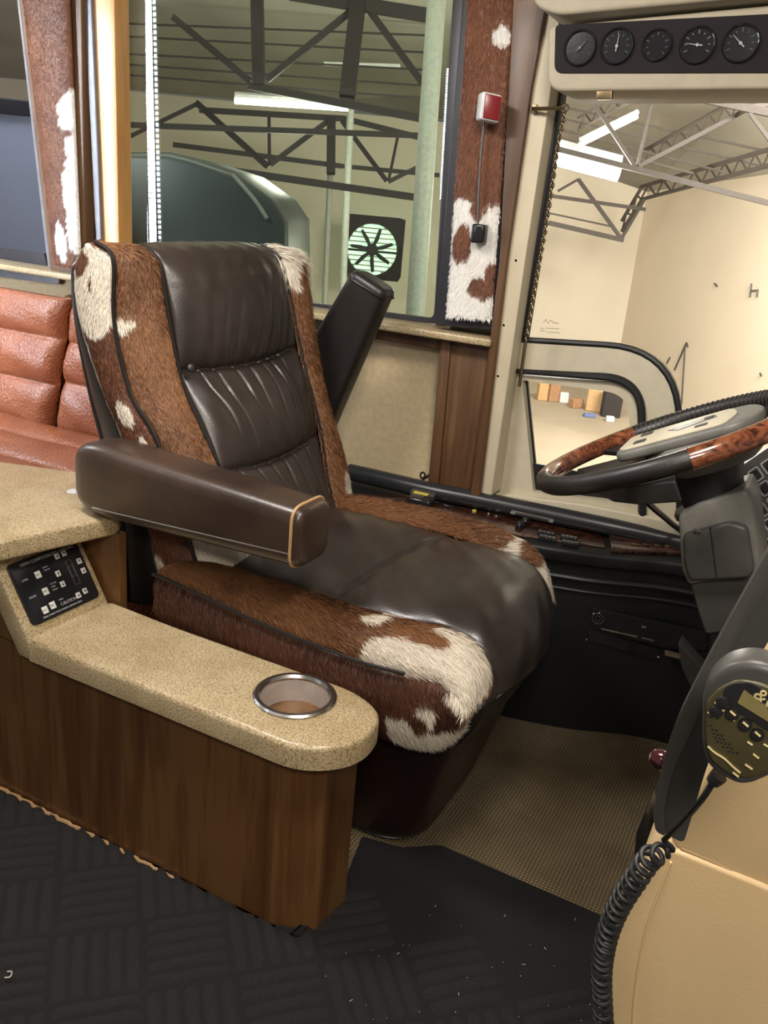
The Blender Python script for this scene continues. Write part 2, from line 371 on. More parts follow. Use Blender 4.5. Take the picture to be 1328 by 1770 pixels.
# surfaces as dense grids (numpy)
def grid_normals(P):
    du = np.gradient(P, axis=1); dv = np.gradient(P, axis=0)
    n = np.cross(du, dv); n /= np.linalg.norm(n, axis=2, keepdims=True)+1e-12; return n
def ruled(A, B, nu, nv, bulge=0.0, bdir=None, pw=0.7):
    """rows v along the curves, columns u from A to B, rounded outwards"""
    a, b = spline(A, nv), spline(B, nv)
    u = np.linspace(0, 1, nu)[None, :, None]
    P = a[:, None, :]*(1-u)+b[:, None, :]*u
    if np.any(bulge):
        n = grid_normals(P) if bdir is None else np.array(bdir, float)[None, None, :]
        bl = np.interp(np.linspace(0, 1, nv), np.linspace(0, 1, len(bulge)), bulge)[:, None, None] if hasattr(bulge, '__len__') else bulge
        P = P + n*bl*(np.sin(PI*u)**pw)
    return P
def raw_mesh(name, Vv, faces_loops, sizes, mat, root, attrs=None, label=None, smooth=True):
    base = np.zeros(3); q = root
    while q is not None: base += np.array(q.location); q = q.parent
    Vv = (np.asarray(Vv)-base).astype(np.float32)
    me = bpy.data.meshes.new(name); me.vertices.add(len(Vv)); me.vertices.foreach_set('co', Vv.ravel())
    nl = len(faces_loops); me.loops.add(nl); me.loops.foreach_set('vertex_index', np.asarray(faces_loops, np.int32))
    sizes = np.asarray(sizes, np.int32); starts = np.r_[0, np.cumsum(sizes)[:-1]].astype(np.int32)
    me.polygons.add(len(sizes)); me.polygons.foreach_set('loop_start', starts)
    try: me.polygons.foreach_set('loop_total', sizes)
    except Exception: pass
    for k, arr in (attrs or {}).items():
        at = me.attributes.new(k, 'FLOAT', 'POINT'); at.data.foreach_set('value', np.asarray(arr, np.float32))
    me.update(calc_edges=True); me.validate()
    me.materials.append(mat)
    if smooth: me.shade_smooth()
    o = bpy.data.objects.new(name, me); COL.objects.link(o)
    if root is not None: o.parent = root
    if label: o['label'] = label
    return o
def grid_faces(nv, nu, off=0):
    i = (np.arange(nv-1)[:, None]*nu+np.arange(nu-1)[None, :]).ravel()+off
    return np.stack([i, i+1, i+nu+1, i+nu], 1)
def shell(P, thick, nrm=None):
    """closed solid from a grid: front, back, rim"""
    nv, nu, _ = P.shape; n = grid_normals(P) if nrm is None else nrm
    Q = P - n*thick
    Vv = np.vstack([P.reshape(-1, 3), Q.reshape(-1, 3)]); k = nv*nu
    f1 = grid_faces(nv, nu); f2 = grid_faces(nv, nu, k)[:, ::-1]
    rim = list(range(nu))+[r*nu+nu-1 for r in range(1, nv)]+[(nv-1)*nu+c for c in range(nu-2, -1, -1)]+[r*nu for r in range(nv-2, 0, -1)]
    rim = np.array(rim); r2 = np.roll(rim, -1)
    f3 = np.stack([r2, rim, rim+k, r2+k], 1)
    return Vv, np.vstack([f1, f2, f3])
def surface(name, P, mat, root, thick=0.01, flip=False, label=None):
    n = grid_normals(P)*(-1 if flip else 1)
    Vv, Fc = shell(P, thick, n)
    if flip: Fc = Fc[:, ::-1]
    return raw_mesh(name, Vv, Fc.ravel(), np.full(len(Fc), 4), mat, root, label=label)
def patch_fn(blobs, seed=0.0, amp=0.45, fu=7, fv=7):
    def f(u, v):
        out = np.full(len(u), -1.0)
        for b in blobs:
            cu_, cv_, ru, rv = b[:4]; s = b[4] if len(b) > 4 else 1
            d = 1-np.sqrt(((u-cu_)/ru)**2+((v-cv_)/rv)**2)
            if s > 0: out = np.maximum(out, d*1.5)
            else: out = np.minimum(out, -d*1.5)
        nz = np.array([noise.noise((a*fu+seed, b*fv, seed))+0.6*noise.noise((a*fu*3, b*fv*3+seed, 4)) for a, b in zip(u, v)])
        return (out+amp*nz) > 0
    return f
def fur(name, P, mat, root, blobs, count, length=0.014, width=0.0011, comb=(0, -1), lift=0.35, tipv=None, flip=False, seed=0.0,
        thick=0.012, fu=7, fv=7, amp=0.45, label=None, jit=0.22, out=None):
    """a hide panel: the skin as a solid sheet plus its coat of tapering hairs, all one mesh"""
    nv, nu, _ = P.shape
    if out is not None: flip = (grid_normals(P).reshape(-1, 3)@np.array(out, float)).mean() < 0
    n = grid_normals(P)*(-1 if flip else 1)
    Vb, Fb = shell(P, thick, n)
    if flip: Fb = Fb[:, ::-1]
    uu, vv = np.meshgrid(np.linspace(0, 1, nu), np.linspace(0, 1, nv)); fn = patch_fn(blobs, seed, amp, fu, fv)
    wb = fn(uu.ravel(), vv.ravel()).astype(float); wb = np.r_[wb, wb]
    # area weighted roots
    A = np.linalg.norm(np.cross(P[:-1, 1:]-P[:-1, :-1], P[1:, :-1]-P[:-1, :-1]), axis=2).ravel(); A /= A.sum()
    c = rng.choice(len(A), count, p=A); r_, c_ = np.divmod(c, nu-1); a, b = rng.random(count), rng.random(count)
    def samp(G):
        return (G[r_, c_]*((1-a)*(1-b))[:, None]+G[r_, c_+1]*(a*(1-b))[:, None]+G[r_+1, c_]*((1-a)*b)[:, None]+G[r_+1, c_+1]*(a*b)[:, None])
    p, nn = samp(P), samp(n); nn /= np.linalg.norm(nn, axis=1, keepdims=True)
    du, dv = samp(np.gradient(P, axis=1)), samp(np.gradient(P, axis=0))
    du /= np.linalg.norm(du, axis=1, keepdims=True)+1e-9; dv /= np.linalg.norm(dv, axis=1, keepdims=True)+1e-9
    u, v = (c_+a)/(nu-1), (r_+b)/(nv-1)
    T = du*comb[0]+dv*comb[1]; sidev = np.cross(T, nn)
    sw = np.array([noise.noise((x*5+seed, y*6, 2.0)) for x, y in zip(u, v)])
    T = T+sidev*(sw*0.5+rng.normal(0, jit, count))[:, None]; T /= np.linalg.norm(T, axis=1, keepdims=True)
    Ln = length*(0.6+0.6*rng.random(count))
    if tipv: Ln = Ln*(1+1.3*np.clip((v-tipv)/(1-tipv), 0, 1))
    lf = lift*(0.6+0.8*rng.random(count))
    p0 = p-nn*0.001; p1 = p+(T*0.5+nn*lf[:, None]*0.55)*Ln[:, None]; p2 = p+(T*1.0+nn*lf[:, None]*0.75)*Ln[:, None]
    W = np.cross(T, nn); W /= np.linalg.norm(W, axis=1, keepdims=True)
    W = W+nn*rng.normal(0, 0.4, count)[:, None]; w = (width*(0.6+0.7*rng.random(count)))[:, None]/2
    Vh = np.stack([p0-W*w, p0+W*w, p1+W*w*0.8, p1-W*w*0.8, p2], 1).reshape(-1, 3)
    o = len(Vb)+np.arange(count)*5
    q = np.stack([o, o+1, o+2, o+3], 1); t = np.stack([o+3, o+2, o+4], 1)
    wh = np.repeat(fn(u, v).astype(float), 5); tn = np.repeat(rng.random(count), 5)
    loops = np.r_[Fb.ravel(), q.ravel(), t.ravel()]; sizes = np.r_[np.full(len(Fb), 4), np.full(count, 4), np.full(count, 3)]
    return raw_mesh(name, np.vstack([Vb, Vh]), loops, sizes, mat, root, dict(white=np.r_[wb, wh], tone=np.r_[np.full(len(Vb), 0.3), tn]), label=label)

# ================================================================== THE SHELL OF THE COACH
YW = 2.20
def pxY(pts, y): return [onY(px, py, y) for px, py in pts]
bm = BM(); box(bm, -3.6, 1.2, -1.2, 2.35, -0.06, 0.0); struct('floor', bm, M['tan'], flat=True)
bm = BM(); box(bm, -3.6, 1.2, -1.2, 2.35, 1.97, 2.0); struct('ceiling', bm, M['ceil'], flat=True)
xw2 = onY(92, 470, YW)[0]; xw1a = onY(172, 300, YW)[0]; xw1b = onY(770, 400, YW)[0]
bm = BM()
box(bm, -3.6, -0.72, YW, YW+0.08, 0.0, 0.93); box(bm, -3.6, -0.72, YW, YW+0.08, 1.86, 1.97)
box(bm, xw2, xw1a, YW, YW+0.08, 0.93, 1.86); box(bm, xw1b, -0.76, YW, YW+0.08, 0.93, 1.86)
box(bm, -0.72, 1.2, YW, YW+0.08, 0.0, 0.52); box(bm, -0.76, 1.2, YW, YW+0.08, 1.70, 1.97)
struct('wall_left', bm, M['panel'], flat=True)
# sill ledge, wood strip under it
bm = BM(); box(bm, -3.5, -0.755, 2.075, YW+0.01, 0.937, 0.957, 0.006); struct('trim_1', bm, M['stone'])
bm = BM(); box(bm, -2.2, -0.765, 2.145, YW+0.005, 0.900, 0.937, 0.003); struct('trim_2', bm, M['post'])
# wooden panel below the sill, with its stile
bm = BM()
extr(bm, pxY([(772, 588), (852, 600), (838, 700), (818, 858), (745, 842)], 2.13), (0, 0.075, 0), 0.003)
struct('trim_3', bm, M['post'])
bm = BM(); extr(bm, pxY([(763, 587), (779, 589), (757, 846), (739, 843)], 2.122), (0, 0.02, 0), 0.002); struct('trim_11', bm, M['post'])
bm = BM()
extr(bm, pxY([(888, -30), (952, -30), (919, 150), (876, 450), (829, 858), (812, 858), (845, 600), (863, 450)], 2.085), (0, 0.11, 0), 0.004)
struct('trim_4', bm, M['post'])
bm = BM()
extr(bm, pxY([(952, -30), (975, -30), (952, 160), (908, 450), (850, 856), (829, 856), (876, 450), (919, 150)], 2.10), (0, 0.10, 0), 0.003)
for q in ((892, 450), (871, 562), (861, 650)):
    p = onY(q[0], q[1], 2.099); lathe(bm, [(0.0, -0.001), (0.004, -0.001), (0.003, 0.0)], p, (0, -1, 0), 10)
struct('trim_5', bm, M['creamw'])
# honey oak post between the two tinted windows, with grey channel
bm = BM(); extr(bm, pxY([(157, -30), (197, -30), (206, 430), (176, 430)], 2.135), (0, 0.06, 0), 0.002); struct('trim_6', bm, M['oak'])
bm = BM(); extr(bm, pxY([(143, -30), (157, -30), (176, 430), (166, 430)], 2.125), (0, 0.07, 0), 0.004); struct('trim_7', bm, M['alu'])
bm = BM(); extr(bm, pxY([(112, -30), (143, -30), (166, 470), (140, 470)], 2.150), (0, 0.045, 0), 0.002); struct('trim_8', bm, M['frame'])

def ring(bm, outer, inner, vec):
    a = [bm.verts.new(V3(p)) for p in outer]; b = [bm.verts.new(V3(p)) for p in inner]
    a2 = [bm.verts.new(V3(p)+V3(vec)) for p in outer]; b2 = [bm.verts.new(V3(p)+V3(vec)) for p in inner]; n = len(a)
    for i in range(n):
        j = (i+1) % n
        for q in ((a[i], a[j], b[j], b[i]), (a2[j], a2[i], b2[i], b2[j]), (a[j], a[i], a2[i], a2[j]), (b[i], b[j], b2[j], b2[i])): bm.faces.new(q)
    return bm
def window(name, outer, inner, y, depth, fmat, gmat, rr=0.02, gy=None):
    bm = BM(); O = rpoly(pxY(outer, y), rr); I = rpoly(pxY(inner, y), rr)
    ring(bm, O, I, (0, depth, 0)); w = struct(name, bm, fmat, angle=30)
    g = BM(); extr(g, rpoly(pxY(inner, gy or y+depth*0.5), rr), (0, 0.005, 0)); obj('window_pane', g, gmat, w, flat=True)
    return w
# window 1: the big tinted one;  window 2: far left;  window 3: the clear one ahead of the pillar
W1 = window('window_1', [(194, -60), (812, -60), (772, 562), (203, 500)], [(213, -50), (786, -50), (750, 551), (213, 482)], 2.19, 0.02, M['frame'], M['tint'])
bm = BM(); extr(bm, pxY([(786, -50), (806, -50), (757, 561), (750, 551)], 2.17), (0, 0.02, 0), 0.003); obj('frame_lip', bm, M['frame'], W1)
W2 = window('window_2', [(-330, -60), (42, -60), (103, 492), (-330, 436)], [(-300, -50), (24, -50), (84, 472), (-300, 418)], 2.18, 0.05, M['alu'], M['tint2'])
bm = BM(); extr(bm, pxY([(-300, 392), (76, 438), (84, 472), (-300, 424)], 2.195), (0, 0.012, 0)); rail = obj('lower_rail', bm, M['frame'], W2)
bm = BM()
r5 = random.Random(3)
for k in range(13):
    x0 = 2+k*4.7; y0 = 452+k*0.55
    pts = [onY(x0+r5.uniform(-2, 2), y0+r5.uniform(-1, 11), 2.1935) for _ in range(3)]
    tube(bm, pts, 0.0016, 5)
obj('decal_lettering', bm, M['white'], W2, label='white decal lettering')
bm = BM()
for k in (3, 5, 8):
    tube(bm, [onY(8+k*5, 455+k*.6, 2.1925), onY(8+k*5+6, 457+k*.6, 2.1925)], 0.0013, 5)
obj('decal_mark', bm, M['red'], W2, label='red marks in the decal')

bm = BM()
glo = pxY([(958, 120), (1500, 120), (1500, 980), (1168, 980), (1165, 740), (1128, 640), (1060, 597), (885, 583)], YW)
extr(bm, glo, (0, 0.006, 0)); w3 = struct('window_3', bm, M['clear'], flat=True)
bm = BM(); extr(bm, pxY([(952, 150), (972, 150), (940, 365), (905, 590), (889, 588), (922, 365)], 2.16), (0, 0.05, 0), 0.004); obj('window_gasket', bm, M['rubber'], w3)
bm = BM()
for (x, y, l) in ((940, 560, 3), (943, 567, 24), (945, 574, 24), (934, 567, 7), (934, 571, 9)):
    if l == 3:
        tube(bm, [onY(x+a, y-3+b, YW-0.001) for a, b in ((0, 0), (4, -5), (8, 2), (12, -4), (17, 1), (26, 2))], 0.0008, 5)
    else: tube(bm, [onY(x, y, YW-0.001), onY(x+l, y+1.5, YW-0.001)], 0.0006, 5)
obj('glass_marking', bm, M['greyd'], w3, label='small maker marking on the glass')
# cream frame of the low corner window (window 4)
outer = pxY([(872, 586), (1172, 604), (1174, 975), (822, 925)], 2.165); inner = pxY([(876, 640), (1110, 655), (1112, 940), (850, 880)], 2.165)
O = rpoly(outer, [0.005, 0.17, 0.01, 0.005], 10); I = rpoly(inner, [0.005, 0.09, 0.01, 0.005], 10)
bm = BM(); ring(bm, O, I, (0, 0.06, 0)); w4 = struct('window_4', bm, M['cream'], angle=30)
bm = BM(); tube(bm, [p+np.array([0, 0.004, 0]) for p in rpoly(outer[:3], [0, 0.17, 0], 10)], 0.008, 8); obj('outer_gasket', bm, M['rubber'], w4)
bm = BM(); tube(bm, [p+np.array([0, -0.004, 0]) for p in rpoly([inner[3]]+inner[:3], [0, 0.0, 0.09, 0], 10)], 0.010, 8); obj('inner_gasket', bm, M['rubber'], w4)
o2 = pxY([(880, 648), (1103, 662), (1103, 945), (845, 880)], 2.172)
i2 = pxY([(903, 657), (1088, 682), (1090, 870), (922, 850)], 2.172)
O = rpoly(o2, [0.01, 0.08, 0.01, 0.005], 10); I = rpoly(i2, [0.006, 0.06, 0.02, 0.006], 10)
bm = BM(); ring(bm, O, I, (0, 0.05, 0)); obj('window_bezel', bm, M['cream'], w4)
bm = BM(); tube(bm, [p+np.array([0, 0.03, 0]) for p in I], 0.0045, 6, closed=True); obj('bezel_seal', bm, M['rubber'], w4)
bm = BM(); extr(bm, [p+np.array([0, 0.035, 0]) for p in I], (0, 0.004, 0)); obj('window_pane', bm, M['clear'], w4, flat=True)
bm = BM(); extr(bm, [p+np.array([0, 0.02, 0]) for p in pxY([(914, 803), (1092, 836), (1092, 885), (917, 858)], 2.172)], (0, 0.008, 0)); obj('lower_seal', bm, M['rubber'], w4)
# cream ledge between the dash and the low window
bm = BM(); extr(bm, pxY([(838, 850), (1010, 872), (1180, 905), (1180, 945), (836, 880)], 2.15), (0, 0.05, 0), 0.006); struct('trim_9', bm, M['cream'])

# ================================================================== OVERHEAD GAUGE PANEL
YG = 1.97
go = thing('gauge_panel', onY(960, 155, YG), 'cream overhead panel with five round gauges above the clear side window', 'instrument panel')
bm = BM()
extr(bm, rpoly(pxY([(948, 45), (1500, -8), (1500, 152), (946, 158)], YG), [0.015, 0, 0, 0.035]), (0, 0.20, 0), 0.008); obj('housing', bm, M['ceil'], go)
bm = BM()
extr(bm, rpoly(pxY([(960, 43), (1480, 16), (1480, 126), (958, 127)], YG-0.003), [0.01, 0, 0, 0.02]), (0, 0.02, 0), 0.002); obj('fascia', bm, M['gauge'], go)
exG = (onY(1280, 75, YG)-onY(1003, 83, YG)); exG /= np.linalg.norm(exG); ezG = np.array([-exG[2], 0, exG[0]])
for k, (gx, gy) in enumerate(((1003, 83), (1067, 80), (1136, 78), (1206, 78), (1281, 75))):
    c = onY(gx, gy, YG-0.004); R = 0.0335 if k != 2 else 0.029
    bm = BM(); lathe(bm, [(0.0, 0.0), (R*0.9, 0.0), (R*0.92, 0.004), (R, 0.006), (R*1.04, 0.003), (R*1.04, -0.004)], c, (0, -1, 0), 36)
    g_ = obj('gauge', bm, M['blackgl'], go, label='round gauge' if k != 2 else 'round gauge without a needle')
    bm = BM()
    for j in range(9):
        a = PI*(1.15-j*1.3/8) if k != 2 else PI*(1.25-j*1.5/8)
        d = exG*math.cos(a)+ezG*math.sin(a)
        tube(bm, [c+d*R*0.60+np.array([0, -0.0015, 0]), c+d*R*(0.80 if j % 2 == 0 else 0.72)+np.array([0, -0.0015, 0])], 0.0007 if k != 3 else 0.0012, 4)
    obj('dial_marks', bm, M['inkdk' if k == 0 else 'inkdim'], g_)
    if k != 2:
        a = (0.8, 1.48, 0, 3.0, 2.4)[k]; d = exG*math.cos(a)+ezG*math.sin(a)
        bm = BM(); tube(bm, [c-d*R*0.3+np.array([0, -0.003, 0]), c+d*R*0.65+np.array([0, -0.003, 0])], [0.0016, 0.0005], 6)
        lathe(bm, [(0, 0.004), (0.003, 0.004), (0.003, 0.001)], c, (0, -1, 0), 12)
        obj('needle', bm, M['ink' if k else 'inkdim'], g_)
bm = BM(); extr(bm, rpoly(pxY([(912, -40), (1500, -80), (1500, -20), (1328, -8), (965, 26), (925, 12)], 1.93), 0.02), (0, 0.22, 0), 0.01)
struct('trim_10', bm, M['ceil'])
bm = BM(); extr(bm, rpoly(pxY([(1031, 157), (1058, 156), (1058, 171), (1031, 172)], 1.965), 0.002), (0, 0.012, 0), 0.002)
lt = obj('latch', bm, M['brass']); tag(lt, 'small metal latch under the cream gauge panel', 'latch')
# bracket and hanging chain
br = thing('chain_bracket', onY(955, 188, 2.07), 'small brass bracket on the cream pillar holding the hanging chain', 'bracket')
bm = BM(); tube(bm, [onY(921, 188, 2.085), onY(935, 188, 2.07), onY(975, 187, 2.07)], 0.0045, 8)
obj('arm', bm, M['brass'], br)
bm = BM(); extr(bm, rpoly(pxY([(920, 180), (928, 180), (928, 197), (920, 197)], 2.092), 0.002), (0, 0.008, 0), 0.001)
obj('base_plate', bm, M['brass'], br)
bm = BM(); c = onY(977, 187, 2.07)
tube(bm, [c+np.array([math.cos(a)*0.007, 0, math.sin(a)*0.007]) for a in np.linspace(0, 2*PI, 16, endpoint=False)], 0.0025, 6, closed=True); obj('eye_ring', bm, M['brass'], br)
bm = BM()
pth = spline(pxY([(977, 195), (964, 260), (948, 370), (930, 470), (909, 590)], 2.07), 52)
for i in range(len(pth)-1):
    a, b = pth[i], pth[i+1]; mid = (a+b)/2; d = (b-a); ln = np.linalg.norm(d); d /= ln
    s = np.cross(d, (0, 1, 0)) if i % 2 else np.array([0, 1., 0]); s = s/np.linalg.norm(s)
    tube(bm, [mid+d*math.cos(t)*ln*0.62+s*math.sin(t)*0.0042 for t in np.linspace(0, 2*PI, 12, endpoint=False)], 0.0016, 5, closed=True)
tube(bm, spline(pxY([(909, 590), (902, 640), (898, 668)], 2.07), 8), 0.0042, 8)
ch = obj('shade_chain', bm, M['brass']); tag(ch, 'thin brown chain hanging in front of the clear window', 'chain')

# ================================================================== COWHIDE WINDOW TRIM BOARDS
def plane_grid(c4, y, nu, nv, bulge=0.012):
    bl, br_, tr, tl = pxY(c4, y); u = np.linspace(0, 1, nu)[None, :, None]; v = np.linspace(0, 1, nv)[:, None, None]
    P = (bl*(1-u)+br_*u)*(1-v)+(tl*(1-u)+tr*u)*v
    P = P+np.array([0, -1., 0])*bulge*(np.sin(PI*u)**0.5)
    return P
r_ = thing('cowhide_trim_board', onY(815, 560, 2.12), 'brown and white cowhide trim board beside the cream pillar, reading lamp on it', 'trim board')
bm = BM(); extr(bm, pxY([(803, -40), (905, -40), (862, 572), (752, 562)], 2.105), (0, 0.09, 0), 0.004); obj('backing_board', bm, M['frame'], r_)
fur('cowhide', plane_grid([(773, 547), (850, 552), (893, -40), (812, -40)], 2.092, 20, 80), M['fur_trim'], r_,
    [(0.45, 0.02, 1.1, 0.20), (0.2, 0.22, 0.5, 0.14), (0.9, 0.27, 0.3, 0.09), (0.15, 0.33, 0.25, 0.05), (0.15, 1.0, 0.5, 0.035),
     (0.8, 0.84, 0.18, 0.03), (0.75, 0.10, 0.30, 0.035, -1), (0.25, 0.235, 0.22, 0.06, -1), (0.95, 0.15, 0.18, 0.03, -1)],
    15000, 0.011, 0.0011, (0, -1), 0.5, out=(0,-1,0), seed=3.1, fv=14, fu=4)
l_ = thing('cowhide_trim_board', onY(115, 480, 2.12), 'brown cowhide trim board with white right edge beside the far left window', 'trim board')
bm = BM(); extr(bm, pxY([(27, -40), (140, -40), (147, 482), (88, 476)], 2.11), (0, 0.075, 0), 0.004); obj('backing_board', bm, M['post'], l_)
fur('cowhide', plane_grid([(93, 457), (141, 466), (119, -40), (34, -40)], 2.098, 16, 80), M['fur_trim'], l_,
    [(1.0, 0.56, 0.35, 0.07), (1.0, 0.44, 0.22, 0.05), (1.05, 0.24, 0.45, 0.17), (0.45, 0.09, 0.2, 0.07), (0.8, 0.14, 0.15, 0.07)],
    9000, 0.010, 0.0011, (0, -1), 0.5, out=(0,-1,0), seed=7.7, fv=18, fu=4)

# reading lamp on its stalk
gl = thing('gooseneck_lamp', onY(825, 405, 2.06), 'small lamp with red lens on a thin stalk against the cowhide', 'lamp')
bm = BM(); obox(bm, onY(829, 404, 2.06), AX, (0.032, 0.034, 0.044), 0.005); box_b = obj('base', bm, M['blackgl'], gl)
bm = BM(); tube(bm, spline(pxY([(826, 392), (828, 330), (833, 250), (840, 195)], 2.055), 20), 0.0028, 8); obj('stalk', bm, M['greyd'], gl, label='thin grey stalk')
axh = (np.array([0.82, 0.55, -0.1]), np.array([-0.55, 0.82, 0.0]), np.array([0, 0, 1.])); axh = [a/np.linalg.norm(a) for a in axh]
bm = BM(); hc = onY(845, 187, 2.035); obox(bm, hc, axh, (0.046, 0.05, 0.058), 0.005); hd_ = obj('lamp_head', bm, M['white'], gl, label='white lamp head')
bm = BM(); obox(bm, hc-axh[1]*0.0265+axh[0]*0.002, axh, (0.038, 0.005, 0.050), 0.002); obj('lens', bm, M['red'], hd_, label='red lens')

# ================================================================== CONSOLE
ZC = 0.42
slab_pts = [(-1.215, 1.02), (-0.66, 1.02), (-0.575, 1.035), (-0.535, 1.10), (-0.545, 1.17), (-0.60, 1.225), (-1.215, 1.225)]
cs = thing('console_cabinet', (-0.95, 1.13, 0), 'brown cherry wood console cabinet under the speckled countertop', 'cabinet')
bm = BM()
b0 = [(-1.80, 1.050), (-0.665, 1.050), (-0.585, 1.082), (-0.575, 1.17), (-0.62, 1.205), (-1.80, 1.205)]
extr(bm, [(x, y, 0.0) for x, y in b0], (0, 0, ZC-0.045)); obj('side_panel', bm, M['cab'], cs, flat=True)
bm = BM(); extr(bm, [onY(-20, 985, 1.0505), (-1.262, 1.0505, 0.50), (-1.20, 1.0505, ZC-0.04), (-1.80, 1.0505, ZC-0.05), (-1.80, 1.0505, 0.53)], (0, 0.15, 0)); obj('raised_end', bm, M['cab'], cs, flat=True)
bm = BM(); extr(bm, [(-1.62, 1.235, 0.0), (-1.19, 1.235, 0.0), (-1.19, 1.235, 0.575), (-1.62, 1.235, 0.575)], (0, 0.02, 0)); obj('rear_panel', bm, M['cab'], cs, flat=True)
bm = BM()
tube(bm, [(-1.60+i*0.012, 1.043+0.002*math.sin(i*2.1), 0.010-0.00010*max(0, i-15)) for i in range(62)], 0.0042, 6); obj('frayed_carpet_edge', bm, M['tanpipe'], cs, label='frayed tan edge')
ct = thing('countertop', (-0.95, 1.12, ZC-0.045), 'beige speckled countertop of the console, cup holder at its rounded end', 'countertop')
bm = BM()
hole_c = (-0.698, 1.147); HR = 0.063
bmt = BM()
op = rpoly([(x, y, ZC-0.045) for x, y in [(-1.215, 1.02), (-0.60, 1.02), (-0.530, 1.09), (-0.540, 1.19), (-0.615, 1.228), (-1.215, 1.228)]], [0, 0.07, 0.06, 0.05, 0.04, 0], 6)
# top with a round hole
vo = [bmt.verts.new(V3(p)) for p in op]; vi = [bmt.verts.new((hole_c[0]+HR*math.cos(a), hole_c[1]+HR*math.sin(a), ZC-0.045)) for a in np.linspace(0, 2*PI, 40, endpoint=False)]
es = [bmt.edges.new((vo[i], vo[(i+1) % len(vo)])) for i in range(len(vo))]+[bmt.edges.new((vi[i], vi[(i+1) % 40])) for i in range(40)]
bmesh.ops.triangle_fill(bmt, edges=es, use_beauty=True)
ex = bmesh.ops.extrude_face_region(bmt, geom=bmt.faces[:]); bmesh.ops.translate(bmt, vec=(0, 0, 0.045), verts=[g for g in ex['geom'] if isinstance(g, bmesh.types.BMVert)])
bmesh.ops.recalc_face_normals(bmt, faces=bmt.faces)
rimtop = [e for e in bmt.edges if all(abs(v.co.z-ZC) < 1e-5 for v in e.verts) and any(abs(f.normal.z) < 0.3 for f in e.link_faces) and all((v.co.xy-Vector(hole_c)).length > HR+0.005 for v in e.verts) and not all(v.co.x < -1.21 for v in e.verts)]
bmesh.ops.bevel(bmt, geom=rimtop, offset=0.010, segments=4, profile=0.5, affect='EDGES')
merge(bm, bmt); obj('flat_top', bm, M['stone'], ct, angle=45)
# slanted piece
sl_n = [(-1.215, 1.02, ZC), (-1.300, 1.02, 0.560), (-1.338, 1.02, 0.535), (-1.245, 1.02, ZC-0.045), (-1.215, 1.02, ZC-0.045)]
bm = BM(); extr(bm, sl_n, (0, 0.208, 0), 0.006); obj('sloped_end', bm, M['stone'], ct, angle=40)
up = thing('upper_countertop', (-1.45, 1.3, 0.565), 'raised beige speckled counter beside the orange sofa', 'countertop')
bm = BM(); extr(bm, rpoly([(-1.262, 0.995, 0.572), (-1.192, 1.250, 0.572), (-1.44, 1.40, 0.572), (-2.0, 1.22, 0.572), (-2.0, 0.995, 0.572)], [0.015, 0.03, 0.02, 0, 0]), (0, 0, 0.042), 0.008, 4); obj('slab', bm, M['stone'], up)
bm = BM(); box(bm, -1.9, -1.345, 1.055, 1.20, 0.50, 0.571); obj('support', bm, M['cab'], up, flat=True)
bm = BM(); c = onZ(127, 850, 0.614); lathe(bm, [(0, 0.004), (0.010, 0.004), (0.014, 0.001), (0.014, 0)], c, (0, 0, 1), 20)
wp = obj('counter_plug', bm, M['white']); tag(wp, 'small white cap on the raised counter by the armrest', 'cap')
# cup holder
ch_ = thing('cup_holder', (hole_c[0], hole_c[1], ZC), 'round stainless steel cup holder set in the speckled countertop', 'cup holder')
bm = BM(); lathe(bm, [(0.0625, -0.002), (0.073, 0.0), (0.0745, 0.003), (0.071, 0.006), (0.064, 0.006), (0.060, 0.001), (0.060, -0.004)], (*hole_c, ZC), (0, 0, 1), 56); obj('rim', bm, M['steel'], ch_)
bm = BM(); lathe(bm, [(0.060, -0.003), (0.056, -0.086), (0.049, -0.090), (0, -0.090), (0, -0.092), (0.050, -0.092), (0.058, -0.087), (0.0615, -0.003)], (*hole_c, ZC), (0, 0, 1), 56); obj('cup', bm, M['steelin'], ch_)
# levelling control panel on the slope
p0, p1, p2, p3 = np.array([-1.225, 1.035, ZC+0.012]), np.array([-1.300, 1.035, 0.556]), np.array([-1.300, 1.21, 0.556]), np.array([-1.225, 1.21, ZC+0.012])
eY = np.array([0, 1., 0]); eS = np.array([-0.085, 0, 0.140]); eS /= np.linalg.norm(eS); nS = np.cross(eY, eS); nS = nS if nS[2] > 0 else -nS
mid = (np.array([-1.215, 1.125, ZC])+np.array([-1.300, 1.125, 0.560]))/2
cp = thing('control_panel', mid, 'black levelling control panel with white buttons on the sloped counter', 'control panel')
def cpl(a, b, h=0.0): return mid+eY*a+eS*b+nS*h
ORX = 0.0865; ORY = 0.0635
bm = BM(); extr(bm, rpoly([cpl(-ORX, -ORY), cpl(ORX, -ORY), cpl(ORX, ORY), cpl(-ORX, ORY)], 0.012), nS*0.004, 0.0008); obj('face_plate', bm, M['blackgl'], cp)
def cpx(u, v, h=0.0): return cpl((u-0.5)*2*ORX, (v-0.5)*2*ORY, h)     # u right, v up on the plate
btn = [(0.325, 0.70), (0.325, 0.42), (0.22, 0.16), (0.335, 0.18), (0.66, 0.86), (0.765, 0.865), (0.92, 0.66), (0.92, 0.49), (0.575, 0.60), (0.575, 0.42), (0.71, 0.16), (0.82, 0.18)]
